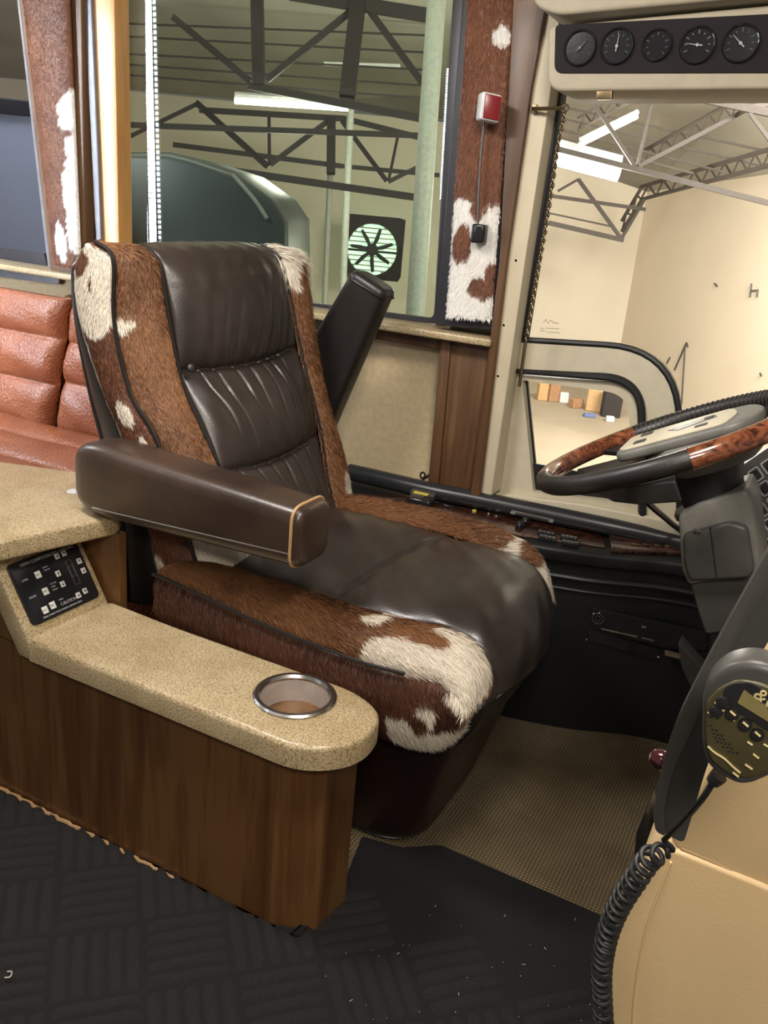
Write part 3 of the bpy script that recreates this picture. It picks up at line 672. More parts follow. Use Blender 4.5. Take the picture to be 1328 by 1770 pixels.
for k, (u, v) in enumerate(btn):
    bm = BM(); s = 0.0075 if k < 4 else 0.0062
    obox(bm, cpx(u, v, 0.0048), (eY, eS, nS), (s*1.75, s*1.9, 0.0018), 0.0006, 2); bb = obj('button', bm, M['whitep'], cp)
    if k >= 4:
        up_ = k in (5, 6, 8, 11); bm = BM(); c = cpx(u, v, 0.0058); q = 0.0036 if up_ else -0.0036
        extr(bm, [c-eY*0.0030, c+eY*0.0030, c+eS*q], nS*0.0002); tube(bm, [c-eS*q, c], 0.0008, 5); obj('arrow_symbol', bm, M['black'], bb)
    else:
        bm = text(('ON', 'OFF', 'STO', 'RET')[k], 0.0042, cpx(u, v, 0.0058)-eY*0.0055-eS*0.0015, (eY, eS, nS), None, None); obj('button_word', bm, M['black'], bb, flat=True)
def cpt(b, u, v, s, mt='ink'):
    bm = text(b, s, cpx(u, v, 0.0044), (eY, eS, nS), None, None); return bm
bm = BM()
for b, u, v, s in (('HWH COMPUTERIZED LEVELING', 0.16, 0.90, 0.0090), ('LEVEL', 0.10, 0.68, 0.006), ('DUMP', 0.10, 0.40, 0.006), ('CAUTION', 0.44, 0.115, 0.009), ('PARK', 0.44, 0.20, 0.0045),
                   ('JACKS', 0.42, 0.76, 0.0042), ('DOWN', 0.42, 0.71, 0.0042), ('NOT IN', 0.42, 0.48, 0.0042), ('PARK', 0.42, 0.43, 0.0042), ('BRAKE', 0.42, 0.38, 0.0042),
                   ('READ OPERATORS MANUAL BEFORE USING', 0.16, 0.045, 0.0050)):
    obj('lettering', cpt(b, u, v, s), M['ink'], cp, flat=True)
bm = BM()
for u0, v0, u1, v1 in ((0.735, 0.33, 0.815, 0.74), (0.745, 0.46, 0.805, 0.64)):
    tube(bm, rpoly([cpx(u0, v0, 0.0044), cpx(u1, v0, 0.0044), cpx(u1, v1, 0.0044), cpx(u0, v1, 0.0044)], 0.003), 0.0004, 4, closed=True)
obj('coach_outline', bm, M['inkdim'], cp)

# ================================================================== DRIVER SEAT
seat = thing('captains_chair', (-0.75, 1.54, 0), 'dark brown leather and cowhide captains chair facing the steering wheel', 'chair')
def K(y, pts): return [(x, y, z if z < 1.09 else z-0.020*min(1, (z-1.09)/0.03)) for x, z in pts]
# ---- backrest edge curves, bottom to top
c_shell = K(1.345, [(-1.27, .36), (-1.275, .47), (-1.285, .564), (-1.343, .745), (-1.368, .823), (-1.40, .963), (-1.405, 1.067), (-1.385, 1.120), (-1.35, 1.140)])
c_side = K(1.318, [(-1.13, .40), (-1.165, .50), (-1.180, .56), (-1.254, .750), (-1.30, .834), (-1.360, .968), (-1.375, 1.07), (-1.36, 1.115), (-1.335, 1.143)])
c_corn = K(1.305, [(-1.03, .46), (-1.045, .52), (-1.065, .57), (-1.151, .768), (-1.218, .851), (-1.258, .984), (-1.257, 1.10), (-1.268, 1.140), (-1.305, 1.155)])
c_inL = K(1.380, [(-.955, .49), (-.965, .55), (-.985, .60), (-1.059, .724), (-1.142, .854), (-1.175, .944), (-1.200, 1.05), (-1.216, 1.130), (-1.262, 1.155)])
c_inR = K(1.720, [(-.945, .48), (-.965, .54), (-.990, .60), (-1.027, .742), (-1.085, .897), (-1.125, 1.024), (-1.150, 1.105), (-1.170, 1.143), (-1.215, 1.160)])
c_outR = K(1.825, [(-.985, .46), (-.995, .53), (-1.005, .593), (-1.030, .663), (-1.095, .80), (-1.137, .963), (-1.155, 1.07), (-1.175, 1.125), (-1.215, 1.145)])
c_farb = K(1.825, [(-1.15, .40), (-1.20, .53), (-1.24, .663), (-1.30, .80), (-1.35, .963), (-1.365, 1.07), (-1.35, 1.11), (-1.33, 1.135), (-1.30, 1.15)])
NB = 90
P = ruled(c_shell, c_side, 14, NB, 0.010, (-0.1, -1, 0)); surface('side_shell', P, M['leath_dk'], seat, 0.012, label='near black leather side of the backrest')
Pside = ruled(c_side, c_corn, 26, NB, 0.020, (0.1, -1, 0.05), 0.6)
fur('backrest_side_hide', Pside, M['fur_red'], seat,
    [(0.60, 0.86, 0.60, 0.115), (0.35, 0.975, 0.5, 0.05), (0.0, 0.62, 0.13, 0.20), (0.62, 0.535, 0.20, 0.045), (0.72, 0.44, 0.08, 0.03), (0.9, 0.40, 0.08, 0.02), (0.85, 0.27, 0.25, 0.03), (0.1, 0.10, 0.25, 0.06),
     (0.32, 0.945, 0.22, 0.045, -1), (0.55, 0.87, 0.04, 0.02, -1)],
    24000, 0.015, 0.0010, (0, -1), 0.22, out=(0,-1,0), seed=1.3, fv=12, fu=3, amp=0.35, label='brown and white hide on the side of the backrest')
Pin = ruled(c_corn, c_inL, 24, NB, 0.022, (0.55, -0.75, 0.1), 0.6)
fur('backrest_bolster', Pin, M['fur_gold'], seat,
    [(0.10, 0.765, 0.15, 0.022), (0.30, 0.77, 0.14, 0.012), (0.50, 0.10, 0.95, 0.11), (0.3, 0.19, 0.15, 0.03, -1)],
    24000, 0.017, 0.0010, (0, -1), 0.22, out=(1,-.5,0), seed=2.3, fv=12, fu=3, amp=0.35, label='golden brown hide bolster with a small white spot')
Pr = ruled(c_inR, c_outR, 22, NB, 0.026, (1.0, 0.1, 0.1), 0.6)
fur('backrest_bolster', Pr, M['fur_gold'], seat,
    [(0.3, 1.0, 0.9, 0.12), (0.9, 0.93, 0.3, 0.11), (0.1, 0.9, 0.3, 0.08), (0.62, 0.19, 0.22, 0.06), (0.45, 0.85, 0.2, 0.08, -1)],
    24000, 0.020, 0.0010, (0.1, -1), 0.42, out=(1,0,0), tipv=0.86, seed=4.3, fv=12, fu=3, amp=0.35, label='golden brown hide bolster with white tuft at the top')
P = ruled(c_outR, c_farb, 12, NB, 0.012, (0, 1, 0)); surface('far_side_shell', P, M['leath_dk'], seat, 0.012)
cb1 = [(x-0.004, y, z) for x, y, z in c_farb]; P = ruled(cb1, c_shell, 24, NB, 0.03, (-1, 0, 0.1), 0.5); surface('back_shell', P, M['leath_dk'], seat, 0.012)
# piping lines
for cv, r in ((c_shell, 0.0055), (c_corn, 0.0042), (c_inL, 0.0034), (c_inR, 0.0034)):
    bm = BM(); off = {id(c_shell): (0, -0.002, 0), id(c_corn): (0.006, -0.008, 0.002), id(c_inL): (0.006, -0.004, 0.002), id(c_inR): (0.006, 0.0, 0.002)}[id(cv)]
    tube(bm, spline(cv, 70)+np.array(off), r, 8); obj('piping', bm, M['piping'], seat)
# leather centre of the backrest: three puffed pads with gathered pleats
nu, nv = 150, 210
cL = [(x-0.004, y+0.004, z) for x, y, z in c_inL]; cR_ = [(x-0.004, y-0.004, z) for x, y, z in c_inR]
P = ruled(cL, cR_, nu, nv); n = grid_normals(P)
if n[..., 0].mean() < 0: n = -n
zz = P[..., 2]; U_, V_ = np.meshgrid(np.linspace(0, 1, nu), np.linspace(0, 1, nv))
vz1 = 0.63; vz2 = 0.335                       # crease positions along the height
k1 = vz1+0.02*np.sin(U_*PI)*-1+0.012*(U_-0.5); k2 = vz2+0.030*(U_-0.35)-0.02*np.sin(U_*PI)
def crease(v, k, w): return np.exp(-((v-k)/w)**2)
env = np.sin(PI*np.clip(U_, 0, 1))**0.35
pad = np.zeros_like(U_)
m3 = V_ > k1; s3 = np.clip((V_-k1)/(0.93-k1), 0, 1.2); pad += np.where(m3, np.sqrt(np.clip(np.sin(PI*np.clip(s3, 0, 0.97)*0.9+0.0), 0, 1))*0.042*np.clip((1.02-V_)/0.16, 0.05, 1)**0.6, 0)
m2 = (V_ <= k1) & (V_ > k2); s2 = np.clip((V_-k2)/(k1-k2), 0, 1); pad += np.where(m2, np.clip(np.sin(PI*s2), 0, 1)**0.5*0.036, 0)
m1 = V_ <= k2; s1 = np.clip(V_/k2, 0, 1); pad += np.where(m1, np.clip(np.sin(PI*(0.25+0.75*s1)), 0, 1)**0.55*0.034, 0)
pad *= env
wr = np.zeros_like(U_); r7 = np.random.default_rng(11)
for k in range(7):                               # gathers of the middle pad
    u0 = 0.08+0.84*(k+0.5)/7+r7.normal(0, 0.02); ln = 0.7+0.3*r7.random(); sl = r7.normal(0.22, 0.10)
    uu = u0+sl*(k1-V_)*1.0+0.010*np.sin(V_*30+k)
    g = np.exp(-np.abs((U_-uu)/(0.010+0.004*r7.random()))**1.7)
    wr -= np.where(m2, g*0.0046*np.clip(1-(k1-V_)/(k1-k2)/ln, 0, 1)**0.5, 0)
for k in range(6):
    u0 = 0.1+0.8*(k+0.5)/6+r7.normal(0, 0.02); uu = u0+0.16*(k2-V_)+0.012*np.sin(V_*25+k*2)
    g = np.exp(-np.abs((U_-uu)/0.015)**1.6); wr -= np.where(m1, g*0.0050*np.clip(1-(k2-V_)/k2/0.9, 0, 1)**0.6, 0)
for k in range(8):                                # soft diagonal folds of the headrest, stronger to the right
    u0 = 0.15+0.80*(k+0.5)/8; uu = u0+(V_-k1)*(0.35+0.35*u0)+0.01*np.sin(V_*22+k)
    g = np.exp(-((U_-uu)/0.022)**2); wr -= np.where(m3, g*0.0045*np.clip(1-(V_-k1)/0.26, 0, 1)**0.8*(0.35+0.9*u0), 0)
wr += 0.0016*np.sin(U_*38+V_*12)*np.sin(V_*31)*env
wr -= 0.006*(crease(V_, k1, 0.008)+crease(V_, k2, 0.007))*env
P = P+n*(pad+wr)[..., None]
surface('backrest_pad', P, M['leath'], seat, 0.02, flip=grid_normals(P)[..., 0].mean() < 0)
# button tuft and loop at the left of the first crease
bm = BM(); c = onY(322, 634, 1.375)+np.array([0.012, 0, 0]); lathe(bm, [(0, 0.006), (0.007, 0.004), (0.008, 0)], c, (0.8, -0.5, 0.3), 16); obj('tufting_button', bm, M['leath_dk'], seat)
# core that closes the backrest
bm = BM(); extr(bm, [(-1.02, 1.36, 0.50), (-1.24, 1.36, 0.45), (-1.34, 1.36, 0.95), (-1.34, 1.36, 1.10), (-1.24, 1.36, 1.10), (-1.20, 1.36, 0.92), (-1.09, 1.36, 0.68)], (0, 0.42, 0), 0.02); obj('backrest_core', bm, M['leath_dk'], seat)

# ---- cushion, edge curves from back to front
k_bot = K(1.262, [(-1.10, .37), (-.95, .35), (-.80, .338), (-.65, .328), (-.55, .322), (-.50, .328), (-.460, .345), (-.425, .385), (-.412, .425)])
k_seam = K(1.245, [(-1.10, .508), (-1.05, .505), (-.87, .483), (-.75, .474), (-.62, .470), (-.53, .476), (-.465, .482), (-.428, .465), (-.412, .440)])
k_inN = K(1.325, [(-1.02, .52), (-.95, .525), (-.82, .527), (-.67, .525), (-.56, .532), (-.49, .540), (-.44, .528), (-.408, .49), (-.400, .445)])
k_inF = K(1.725, [(-.99, .55), (-.94, .555), (-.84, .558), (-.74, .560), (-.62, .558), (-.52, .553), (-.46, .535), (-.432, .49), (-.43, .445)])
k_outF = K(1.812, [(-.99, .50), (-.94, .52), (-.84, .53), (-.74, .53), (-.62, .525), (-.53, .51), (-.48, .49), (-.45, .46), (-.435, .435)])
k_botF = K(1.82, [(-.99, .36), (-.94, .36), (-.84, .35), (-.74, .35), (-.62, .35), (-.53, .35), (-.48, .36), (-.46, .38), (-.445, .41)])
NC = 110
Ps = ruled(k_bot, k_seam, 28, NC, 0.016, (0, -1, 0), 0.7)
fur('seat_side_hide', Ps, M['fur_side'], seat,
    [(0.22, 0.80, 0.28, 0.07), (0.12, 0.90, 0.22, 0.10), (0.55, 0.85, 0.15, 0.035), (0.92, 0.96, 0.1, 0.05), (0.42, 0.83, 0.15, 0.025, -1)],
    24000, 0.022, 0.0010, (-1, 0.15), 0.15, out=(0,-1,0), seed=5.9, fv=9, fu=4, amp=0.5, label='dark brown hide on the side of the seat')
Pt = ruled(k_seam, k_inN, 30, NC, [0.032, 0.036, 0.038, 0.042, 0.040, 0.030, 0.02], (0, -0.55, 0.85), 0.6)
fur('seat_bolster', Pt, M['fur_gold'], seat,
    [(0.35, 0.86, 0.75, 0.145), (0.05, 0.72, 0.45, 0.08), (0.72, 0.60, 0.16, 0.035), (1.0, 0.60, 0.12, 0.03), (0.95, 0.71, 0.12, 0.02), (0.62, 0.745, 0.16, 0.10, -1), (1.0, 0.72, 0.3, 0.03, -1)],
    34000, 0.024, 0.0010, (-0.35, 1), 0.22, out=(0,0,1), seed=9.1, fv=9, fu=3, amp=0.35, label='brown hide bolster with a white front end')
Pf = ruled(k_inF, k_outF, 24, NC, [0.036, 0.040, 0.042, 0.044, 0.036, 0.018], (0, 0.25, 0.97), 0.6)
fur('seat_bolster', Pf, M['fur_gold'], seat, [(0.5, 1.0, 1.3, 0.30), (0.9, 0.80, 0.5, 0.09), (0.2, 0.80, 0.4, 0.05, -1)],
    30000, 0.024, 0.0010, (0.1, 1), 0.32, out=(0,0,1), seed=6.6, fv=9, fu=3, amp=0.35, label='brown hide bolster with a white tip')
P = ruled(k_outF, k_botF, 10, NC, 0.01, (0, 1, 0)); surface('seat_far_side', P, M['leath_dk'], seat, 0.01)
nu, nv = 140, 200
P = ruled([(x, y+0.004, z-0.006) for x, y, z in k_inN], [(x, y-0.004, z-0.006) for x, y, z in k_inF], nu, nv)
U_, V_ = np.meshgrid(np.linspace(0, 1, nu), np.linspace(0, 1, nv))
kc = 0.47+0.10*(U_-0.5)
crown = np.sin(PI*U_)**0.5*(0.022+0.010*np.sin(PI*V_))
puff = 0.020*np.clip(np.abs(V_-kc)/0.28, 0, 1)**0.6*np.sin(PI*U_)**0.4
groove = -0.012*np.exp(-((V_-kc)/0.012)**2)*np.sin(PI*U_)**0.9*(1-0.25*np.sin(PI*U_))
wr = 0.0022*np.sin(V_*60+U_*9)*np.exp(-((V_-kc)/0.10)**2)*np.sin(U_*14)+0.0012*np.sin(V_*44+U_*25)
front = np.clip((V_-0.80)/0.2, 0, 1)
n = grid_normals(P); n = n*np.sign(n[nv//3, nu//2, 2])
P = P+n*(crown*0.9+puff+groove+wr)[..., None]
P = P+np.array([1., 0, 0])*(np.sin(PI*U_)**0.6*0.014*front)[..., None]
surface('seat_pad', P, M['leath'], seat, 0.02, flip=grid_normals(P)[nv//3, nu//2, 2] < 0)
# leather front below the roll, pale piping along its lower edge
fr_top = [(-0.415, 1.29, .445), (-0.400, 1.38, .445), (-0.396, 1.50, .445), (-0.405, 1.62, .445), (-0.440, 1.75, .455), (-0.455, 1.80, 0.46)]
fr_bot = [(-0.455, 1.30, .345), (-0.445, 1.38, .340), (-0.440, 1.50, .335), (-0.445, 1.62, .335), (-0.465, 1.75, .345), (-0.49, 1.80, .36)]
P = ruled(fr_top, fr_bot, 14, 60, 0.008, (1, 0, -0.2)); surface('seat_front', P, M['leath_dk'], seat, 0.02, flip=True)
pp = [(-0.405, 1.285, .432), (-0.386, 1.36, .437), (-0.378, 1.48, .436), (-0.385, 1.60, .437), (-0.412, 1.70, .445), (-0.431, 1.742, .475), (-0.438, 1.750, .53)]
bm = BM(); tube(bm, spline(pp, 50)+np.array([0.002, 0, 0]), 0.0026, 8); obj('piping', bm, M['greypipe'], seat, label='pale piping on the seat front')
bm = BM(); tube(bm, spline(k_seam[:6], 70)+np.array([0, -0.012, 0.006]), 0.0036, 8); obj('piping', bm, M['piping'], seat)
bm = BM(); extr(bm, rpoly([(-1.05, 1.275, .345), (-0.44, 1.285, .345), (-0.44, 1.79, .345), (-1.05, 1.79, .345)], 0.04), (0, 0, 0.13), 0.01); obj('seat_core', bm, M['leath_dk'], seat)
# pedestal: flared leather skirt
bm = BM(); rows = []
for z, x0, x1, y0, y1, r in ((0.0, -0.98, -0.535, 1.365, 1.72, 0.11), (0.03, -0.985, -0.515, 1.35, 1.74, 0.11), (0.12, -0.99, -0.49, 1.335, 1.755, 0.11), (0.24, -1.0, -0.46, 1.32, 1.77, 0.09), (0.27, -1.0, -0.452, 1.312, 1.775, 0.08), (0.36, -1.0, -0.445, 1.30, 1.78, 0.06)):
    rows.append([bm.verts.new(V3(p)) for p in rpoly([(x0, y0, z), (x1, y0, z), (x1, y1, z), (x0, y1, z)], r, 10)])
for A, B in zip(rows, rows[1:]):
    for i in range(len(A)): bm.faces.new((A[i], A[(i+1) % len(A)], B[(i+1) % len(A)], B[i]))
bm.faces.new(rows[0][::-1]); bm.faces.new(rows[-1]); obj('pedestal_skirt', bm, M['skirt'], seat, angle=60)
bm = BM(); tube(bm, [(p[0], p[1], 0.008) for p in rpoly([(-0.98, 1.362, 0), (-0.530, 1.362, 0), (-0.530, 1.723, 0), (-0.98, 1.723, 0)], 0.11, 10)], 0.004, 6, closed=True); obj('skirt_piping', bm, M['piping'], seat)

# ---- near armrest (level): a tapered padded bar with caps
def padbar(name, A, B, wv, hv, w, h0, h1, mat, mcap, r=0.03, pipe=M['tanpipe'], pipe2=None, back_r=0.06):
    """bar from A to B; wv/hv width and height directions"""
    A, B, wv, hv = (np.array(v, float) for v in (A, B, wv, hv)); ax = (B-A)/np.linalg.norm(B-A); Ln = np.linalg.norm(B-A)
    prt = []
    def sec(t, s, hh, dz=0):
        c = A+ax*t; q = rpoly([c-wv*w/2*s-hv*hh/2+hv*dz, c+wv*w/2*s-hv*hh/2+hv*dz, c+wv*w/2*s+hv*hh/2+hv*dz, c-wv*w/2*s+hv*hh/2+hv*dz], [min(r, hh*.45)]*4, 7); return q
    bm = BM(); rows = []
    ts = [0, .004, .014, .03, .055, .09]+list(np.linspace(.13, Ln, 12))
    for t in ts:
        f = 1 if t > .09 else math.sqrt(max(0.0, 1-(1-t/.09)**2)); hh = (h0+(h1-h0)*t/Ln)
        rows.append([bm.verts.new(V3(p)) for p in sec(t, 0.62+0.38*f, hh*(0.62+0.38*f), 0.0)])
    for P_, Q_ in zip(rows, rows[1:]):
        for i in range(len(P_)): bm.faces.new((P_[i], P_[(i+1) % len(P_)], Q_[(i+1) % len(P_)], Q_[i]))
    bm.faces.new(rows[0][::-1]); bm.faces.new(rows[-1])
    a_ = obj(name, bm, mat, seat, angle=60)
    bm = BM(); rows = []
    for t, s in ((Ln, 1.0), (Ln+0.006, 0.995), (Ln+0.014, 0.94), (Ln+0.018, 0.80), (Ln+0.019, 0.4)):
        rows.append([bm.verts.new(V3(p)) for p in [A+ax*t+(np.array(q)-A-ax*Ln)*s for q in sec(Ln, 1, h1)]])
    for P_, Q_ in zip(rows, rows[1:]):
        for i in range(len(P_)): bm.faces.new((P_[i], P_[(i+1) % len(P_)], Q_[(i+1) % len(P_)], Q_[i]))
    bm.faces.new(rows[-1]); obj('end_cap', bm, mcap, a_, angle=60)
    bm = BM(); tube(bm, sec(Ln, 1.02, h1+0.003), 0.0030, 8, closed=True); obj('cap_piping', bm, pipe, a_, label='piping round the cap')
    return a_, A, ax, Ln
arm, A_, ax_, Ln_ = padbar('armrest', (-1.278, 1.245, 0.692), (-0.752, 1.245, 0.690), (0, 1, 0), (0, 0, 1), 0.108, 0.155, 0.112, M['leath_arm'], M['leath_arm'])
bm = BM(); tube(bm, [A_+ax_*t+np.array([0, -0.052, -0.071+0.030*t/Ln_+0.014]) for t in np.linspace(0.06, Ln_, 12)], 0.0024, 6); obj('lower_piping', bm, M['greypipe'], arm)
bm = BM(); lathe(bm, [(0.028, -0.03), (0.028, 0.03), (0.0, 0.03)], (-1.18, 1.30, 0.66), (0, 1, 0), 20); obj('armrest_pivot', bm, M['black'], seat)
# ---- far armrest, folded up
dA = np.array([0.395, 0, 0.9187]); hvv = np.array([0.9187, 0, -0.395])
B_ = (onY(630, 497, 1.92)); B_ = np.array([-1.018, 1.915, 1.062]); A2 = B_-dA*0.50-hvv*0.018
padbar('raised_armrest', A2, B_, (0, 1, 0), hvv, 0.078, 0.19, 0.110, M['leath_dk'], M['leath_dk'], pipe=M['piping'], r=0.028)
bm = BM(); lathe(bm, [(0.03, -0.05), (0.03, 0.05), (0.0, 0.05)], A2+np.array([0.05, -0.07, 0.10]), (0, 1, 0), 20); obj('armrest_pivot', bm, M['black'], seat)

# ================================================================== ORANGE SOFA
sofa = thing('sofa', (-2.3, 1.8, 0), 'orange pebbled leather sofa under the far left window', 'sofa')
def pillow(name, c4, thick, nu, nv, prof, mat, out, root, label=None, wr=0.0):
    """c4: bl, br, tr, tl corners; prof(u, v) outward offset"""
    bl, br_, tr, tl = (np.array(c, float) for c in c4); u = np.linspace(0, 1, nu)[None, :, None]; v = np.linspace(0, 1, nv)[:, None, None]
    P = (bl*(1-u)+br_*u)*(1-v)+(tl*(1-u)+tr*u)*v; n = grid_normals(P); fl = (n.reshape(-1, 3)@np.array(out, float)).mean() < 0
    if fl: n = -n
    U_, V_ = np.meshgrid(np.linspace(0, 1, nu), np.linspace(0, 1, nv))
    P = P+n*prof(U_, V_)[..., None]
    return surface(name, P, mat, root, thick, flip=fl, label=label)
def ch_prof(amp, ks, edge=0.10):
    def f(U_, V_):
        h = np.zeros_like(U_)
        for a, b in zip(ks, ks[1:]):
            s = np.clip((V_-a)/(b-a), 0, 1); h = np.where((V_ >= a) & (V_ <= b), np.sin(PI*s)**0.5, h)
        e = np.minimum(np.clip(U_/edge, 0, 1), np.clip((1-U_)/edge, 0, 1))
        return amp*(0.35+0.65*h)*np.sqrt(1-(1-e)**2)+0.003*np.sin(U_*17+V_*9)*np.sin(V_*21+U_*5)
    return f
pillow('back_cushion', [(-3.3, 2.00, 0.45), (-2.205, 2.00, 0.45), (-2.165, 2.06, 0.885), (-3.3, 2.06, 0.885)], 0.10, 90, 90, ch_prof(0.05, [0, 0.36, 0.70, 1.0], 0.05), M['orange'], (0, -1, 0), sofa)
pillow('back_cushion', [(-2.20, 2.02, 0.45), (-1.62, 2.02, 0.45), (-1.62, 2.07, 0.875), (-2.16, 2.07, 0.875)], 0.09, 60, 90, ch_prof(0.04, [0, 0.40, 0.70, 1.0], 0.06), M['orange'], (0, -1, 0), sofa)
pillow('seat_cushion', [(-3.3, 1.36, 0.425), (-1.56, 1.36, 0.425), (-1.56, 2.0, 0.455), (-3.3, 2.0, 0.455)], 0.14, 120, 90, ch_prof(0.035, [0, 0.55, 0.80, 1.0], 0.03), M['orange'], (0, 0, 1), sofa)
bm = BM(); box(bm, -3.3, -1.56, 1.40, 2.05, 0.0, 0.29, 0.01); obj('sofa_base', bm, M['orange'], sofa)

# ================================================================== FLOOR MAT
mt_ = thing('floor_mat', (-1.2, 0.8, 0), 'charcoal floor mat with basket weave ribs between console and tan carpet', 'mat')
bm = BM()
extr(bm, rpoly([(-3.2, 1.049, 0.001), (-0.665, 1.049, 0.001), (-0.583, 1.080, 0.001), (-0.588, 1.16, 0.001), (-0.635, 1.345, 0.001), (-0.55, 1.36, 0.001), (-0.485, 1.412, 0.001), (0.45, 1.395, 0.001), (0.45, -0.4, 0.001), (-3.2, -0.4, 0.001)], 0.01), (0, 0, 0.006), 0.002)
obj('mat_base', bm, M['matflat'], mt_)
ang = math.radians(44.09); eq = np.array([math.cos(ang), math.sin(ang), 0]); ep = np.array([-math.sin(ang), math.cos(ang), 0]); T_ = 0.1475
org = np.array([-0.960, 1.035, 0.0])
Vs, Fs, off = [], [], 0
ns, na = 7, 7
for i in range(-22, 22):
    for j in range(-22, 22):
        c = org+eq*(i+0.5)*T_+ep*(j+0.5)*T_
        if not (-2.4 < c[0] < 0.40 and 0.35 < c[1]): continue
        lim = 1.10 if c[0] < -0.60 else 1.19
        horiz = (i+j) % 2 == 0
        a_, b_ = (eq, ep) if horiz else (ep, eq)
        for k in range(5):
            cc = c+b_*((k+0.5)/5-0.5)*T_
            if cc[1] > lim: continue
            L2 = T_*0.485+rng.normal(0, 0.0008); W2 = T_/10*0.93
            s_ = np.linspace(-1, 1, ns); t_ = np.linspace(-1, 1, na)
            S_, Tt = np.meshgrid(s_, t_)
            end = np.clip((1-np.abs(Tt))*8, 0, 1)**0.5
            h = 0.0068*np.sqrt(np.clip(1-S_**2, 0, 1))*end
            P = cc+a_*(Tt[..., None]*L2)+b_*(S_[..., None]*W2*(0.8+0.2*end[..., None]))+np.array([0, 0, 1.])*(h[..., None]+0.0055)
            P[..., 1] = np.where(P[..., 0] < -0.60, np.minimum(P[..., 1], 1.046), P[..., 1])
            if np.ptp(P[..., 1]) < 0.004: continue
            Vs.append(P.reshape(-1, 3)); Fs.append(grid_faces(na, ns, off)); off += na*ns
Fs = np.vstack(Fs)
o_ = raw_mesh('woven_ribs', np.vstack(Vs), Fs.ravel(), np.full(len(Fs), 4), M['mat'], mt_)
bm = BM(); rl_ = random.Random(8)
for k in range(46):
    px, py = rl_.uniform(560, 1040), rl_.uniform(1560, 1768); p = onZ(px, py, 0.010)
    if p[1] > 1.38: continue
    a = rl_.uniform(0, PI); l = rl_.choice([0.0012, 0.0015, 0.002, 0.006]); d = np.array([math.cos(a), math.sin(a), 0])
    tube(bm, [p-d*l/2, p+d*l/2+np.array([l*.1, 0, 0.0005])], 0.0005, 4)
p = onZ(8, 1690, 0.016); tube(bm, spline([p, p+[0.006, 0.006, 0], p+[0.0, 0.014, 0], p+[-0.006, 0.010, 0]], 10), 0.0012, 5)
ln_ = obj('lint', bm, M['lint']); tag(ln_, 'pale lint specks scattered on the charcoal mat', 'lint'); ln_['kind'] = 'stuff'

# ================================================================== SIDE DASH
dash = thing('side_dash', (-0.4, 2.08, 0), 'long black side dash with switches between the seat and low corner window', 'dashboard')
near = [(-1.13, 1.953), (-0.80, 1.950), (-0.58, 1.948), (-0.45, 1.975), (-0.363, 2.003), (-0.228, 2.065), (-0.10, 2.085), (0.10, 2.075), (0.60, 2.03)]
ns_ = spline([(x, y, 0) for x, y in near], 40)
def dpoly(z, ins, yb=2.195): return [(p[0], p[1]+ins, z) for p in ns_]+[(0.60, yb, z), (-1.13, yb, z)]
bm = BM(); extr(bm, dpoly(0.462, 0), (0, 0, 0.038), 0.010, 4); obj('top_panel', bm, M['dash'], dash, angle=50)
bm = BM(); extr(bm, dpoly(0.0, 0.014), (0, 0, 0.462)); obj('lower_body', bm, M['dash'], dash, angle=30)
bm = BM(); tube(bm, [(p[0], p[1]+0.006, 0.428) for p in ns_], 0.007, 8); obj('trim_bead', bm, M['dashlip'], dash)
bm = BM(); tube(bm, [(p[0], p[1]+0.010, 0.395) for p in ns_], 0.004, 8); obj('trim_bead', bm, M['dashlip'], dash)
rp = spline([(-1.13, 2.080, .528), (-1.051, 2.083, .528), (-0.874, 2.085, .528), (-0.731, 2.103, .528), (-0.414, 2.138, .526), (-0.233, 2.160, .522), (0.1, 2.165, .52)], 50)
bm = BM(); tube(bm, rp, 0.024, 14)
obj('padded_rail', bm, M['dashlip'], dash)
bm = BM(); c = rp[int(49*0.66)]; d = rp[34]-rp[31]; d /= np.linalg.norm(d); nn_ = np.cross(d, (0, 0, 1)); nn_ = nn_/np.linalg.norm(nn_)
obox(bm, onZ(920, 893, 0.548), (d, nn_, (0, 0, 1)), (0.11, 0.022, 0.006), 0.003); hv_ = obj('vent_slot', bm, M['grey'], dash)
bm = BM(); obox(bm, onZ(920, 893, 0.552), (d, nn_, (0, 0, 1)), (0.085, 0.012, 0.003), 0.001); obj('slot_opening', bm, M['black'], hv_)
# glossy burl switch plates and their switches
ZD = 0.5005
def dz(px, py, z=ZD): return onZ(px, py, z)
def plate(pts, mat, name, h=0.003, bev=0.001, root=dash):
    bm = BM(); extr(bm, [dz(*p) for p in pts], (0, 0, h), bev); return obj(name, bm, mat, root)
plate([(632, 856), (700, 858), (1040, 926), (1046, 948), (900, 928), (700, 868)], M['dburl'], 'burl_inlay')
bpl = plate([(1052, 932), (1200, 936), (1200, 962), (1056, 956)], M['dburl'], 'switch_plate', 0.012, 0.002)
def swc(px, py, n, dx, dy, sz=(0.012, 0.020, 0.012), tilt=0.0):
    for k in range(n):
        c = dz(px+dx*k, py+dy*k, 0.506); bm = BM(); obox(bm, c, (d, nn_, (0, 0, 1)), sz, 0.002)
        s_ = obj('rocker_switch', bm, M['blackgl'], dash)
        bm = BM(); obox(bm, c+np.array([0, 0, sz[2]*0.55]), (d, nn_, (0, 0, 1)), (sz[0]*0.7, sz[1]*0.35, 0.002), 0.0006); obj('switch_tip', bm, M['grey'], s_)
for q in ((898, 914), (908, 907)):
    bm = BM(); c = dz(*q, 0.502); lathe(bm, [(0.011, 0), (0.010, 0.016), (0.006, 0.020), (0, 0.020)], c, (0, -0.3, 1), 18); obj('round_knob', bm, M['blackgl'], dash)
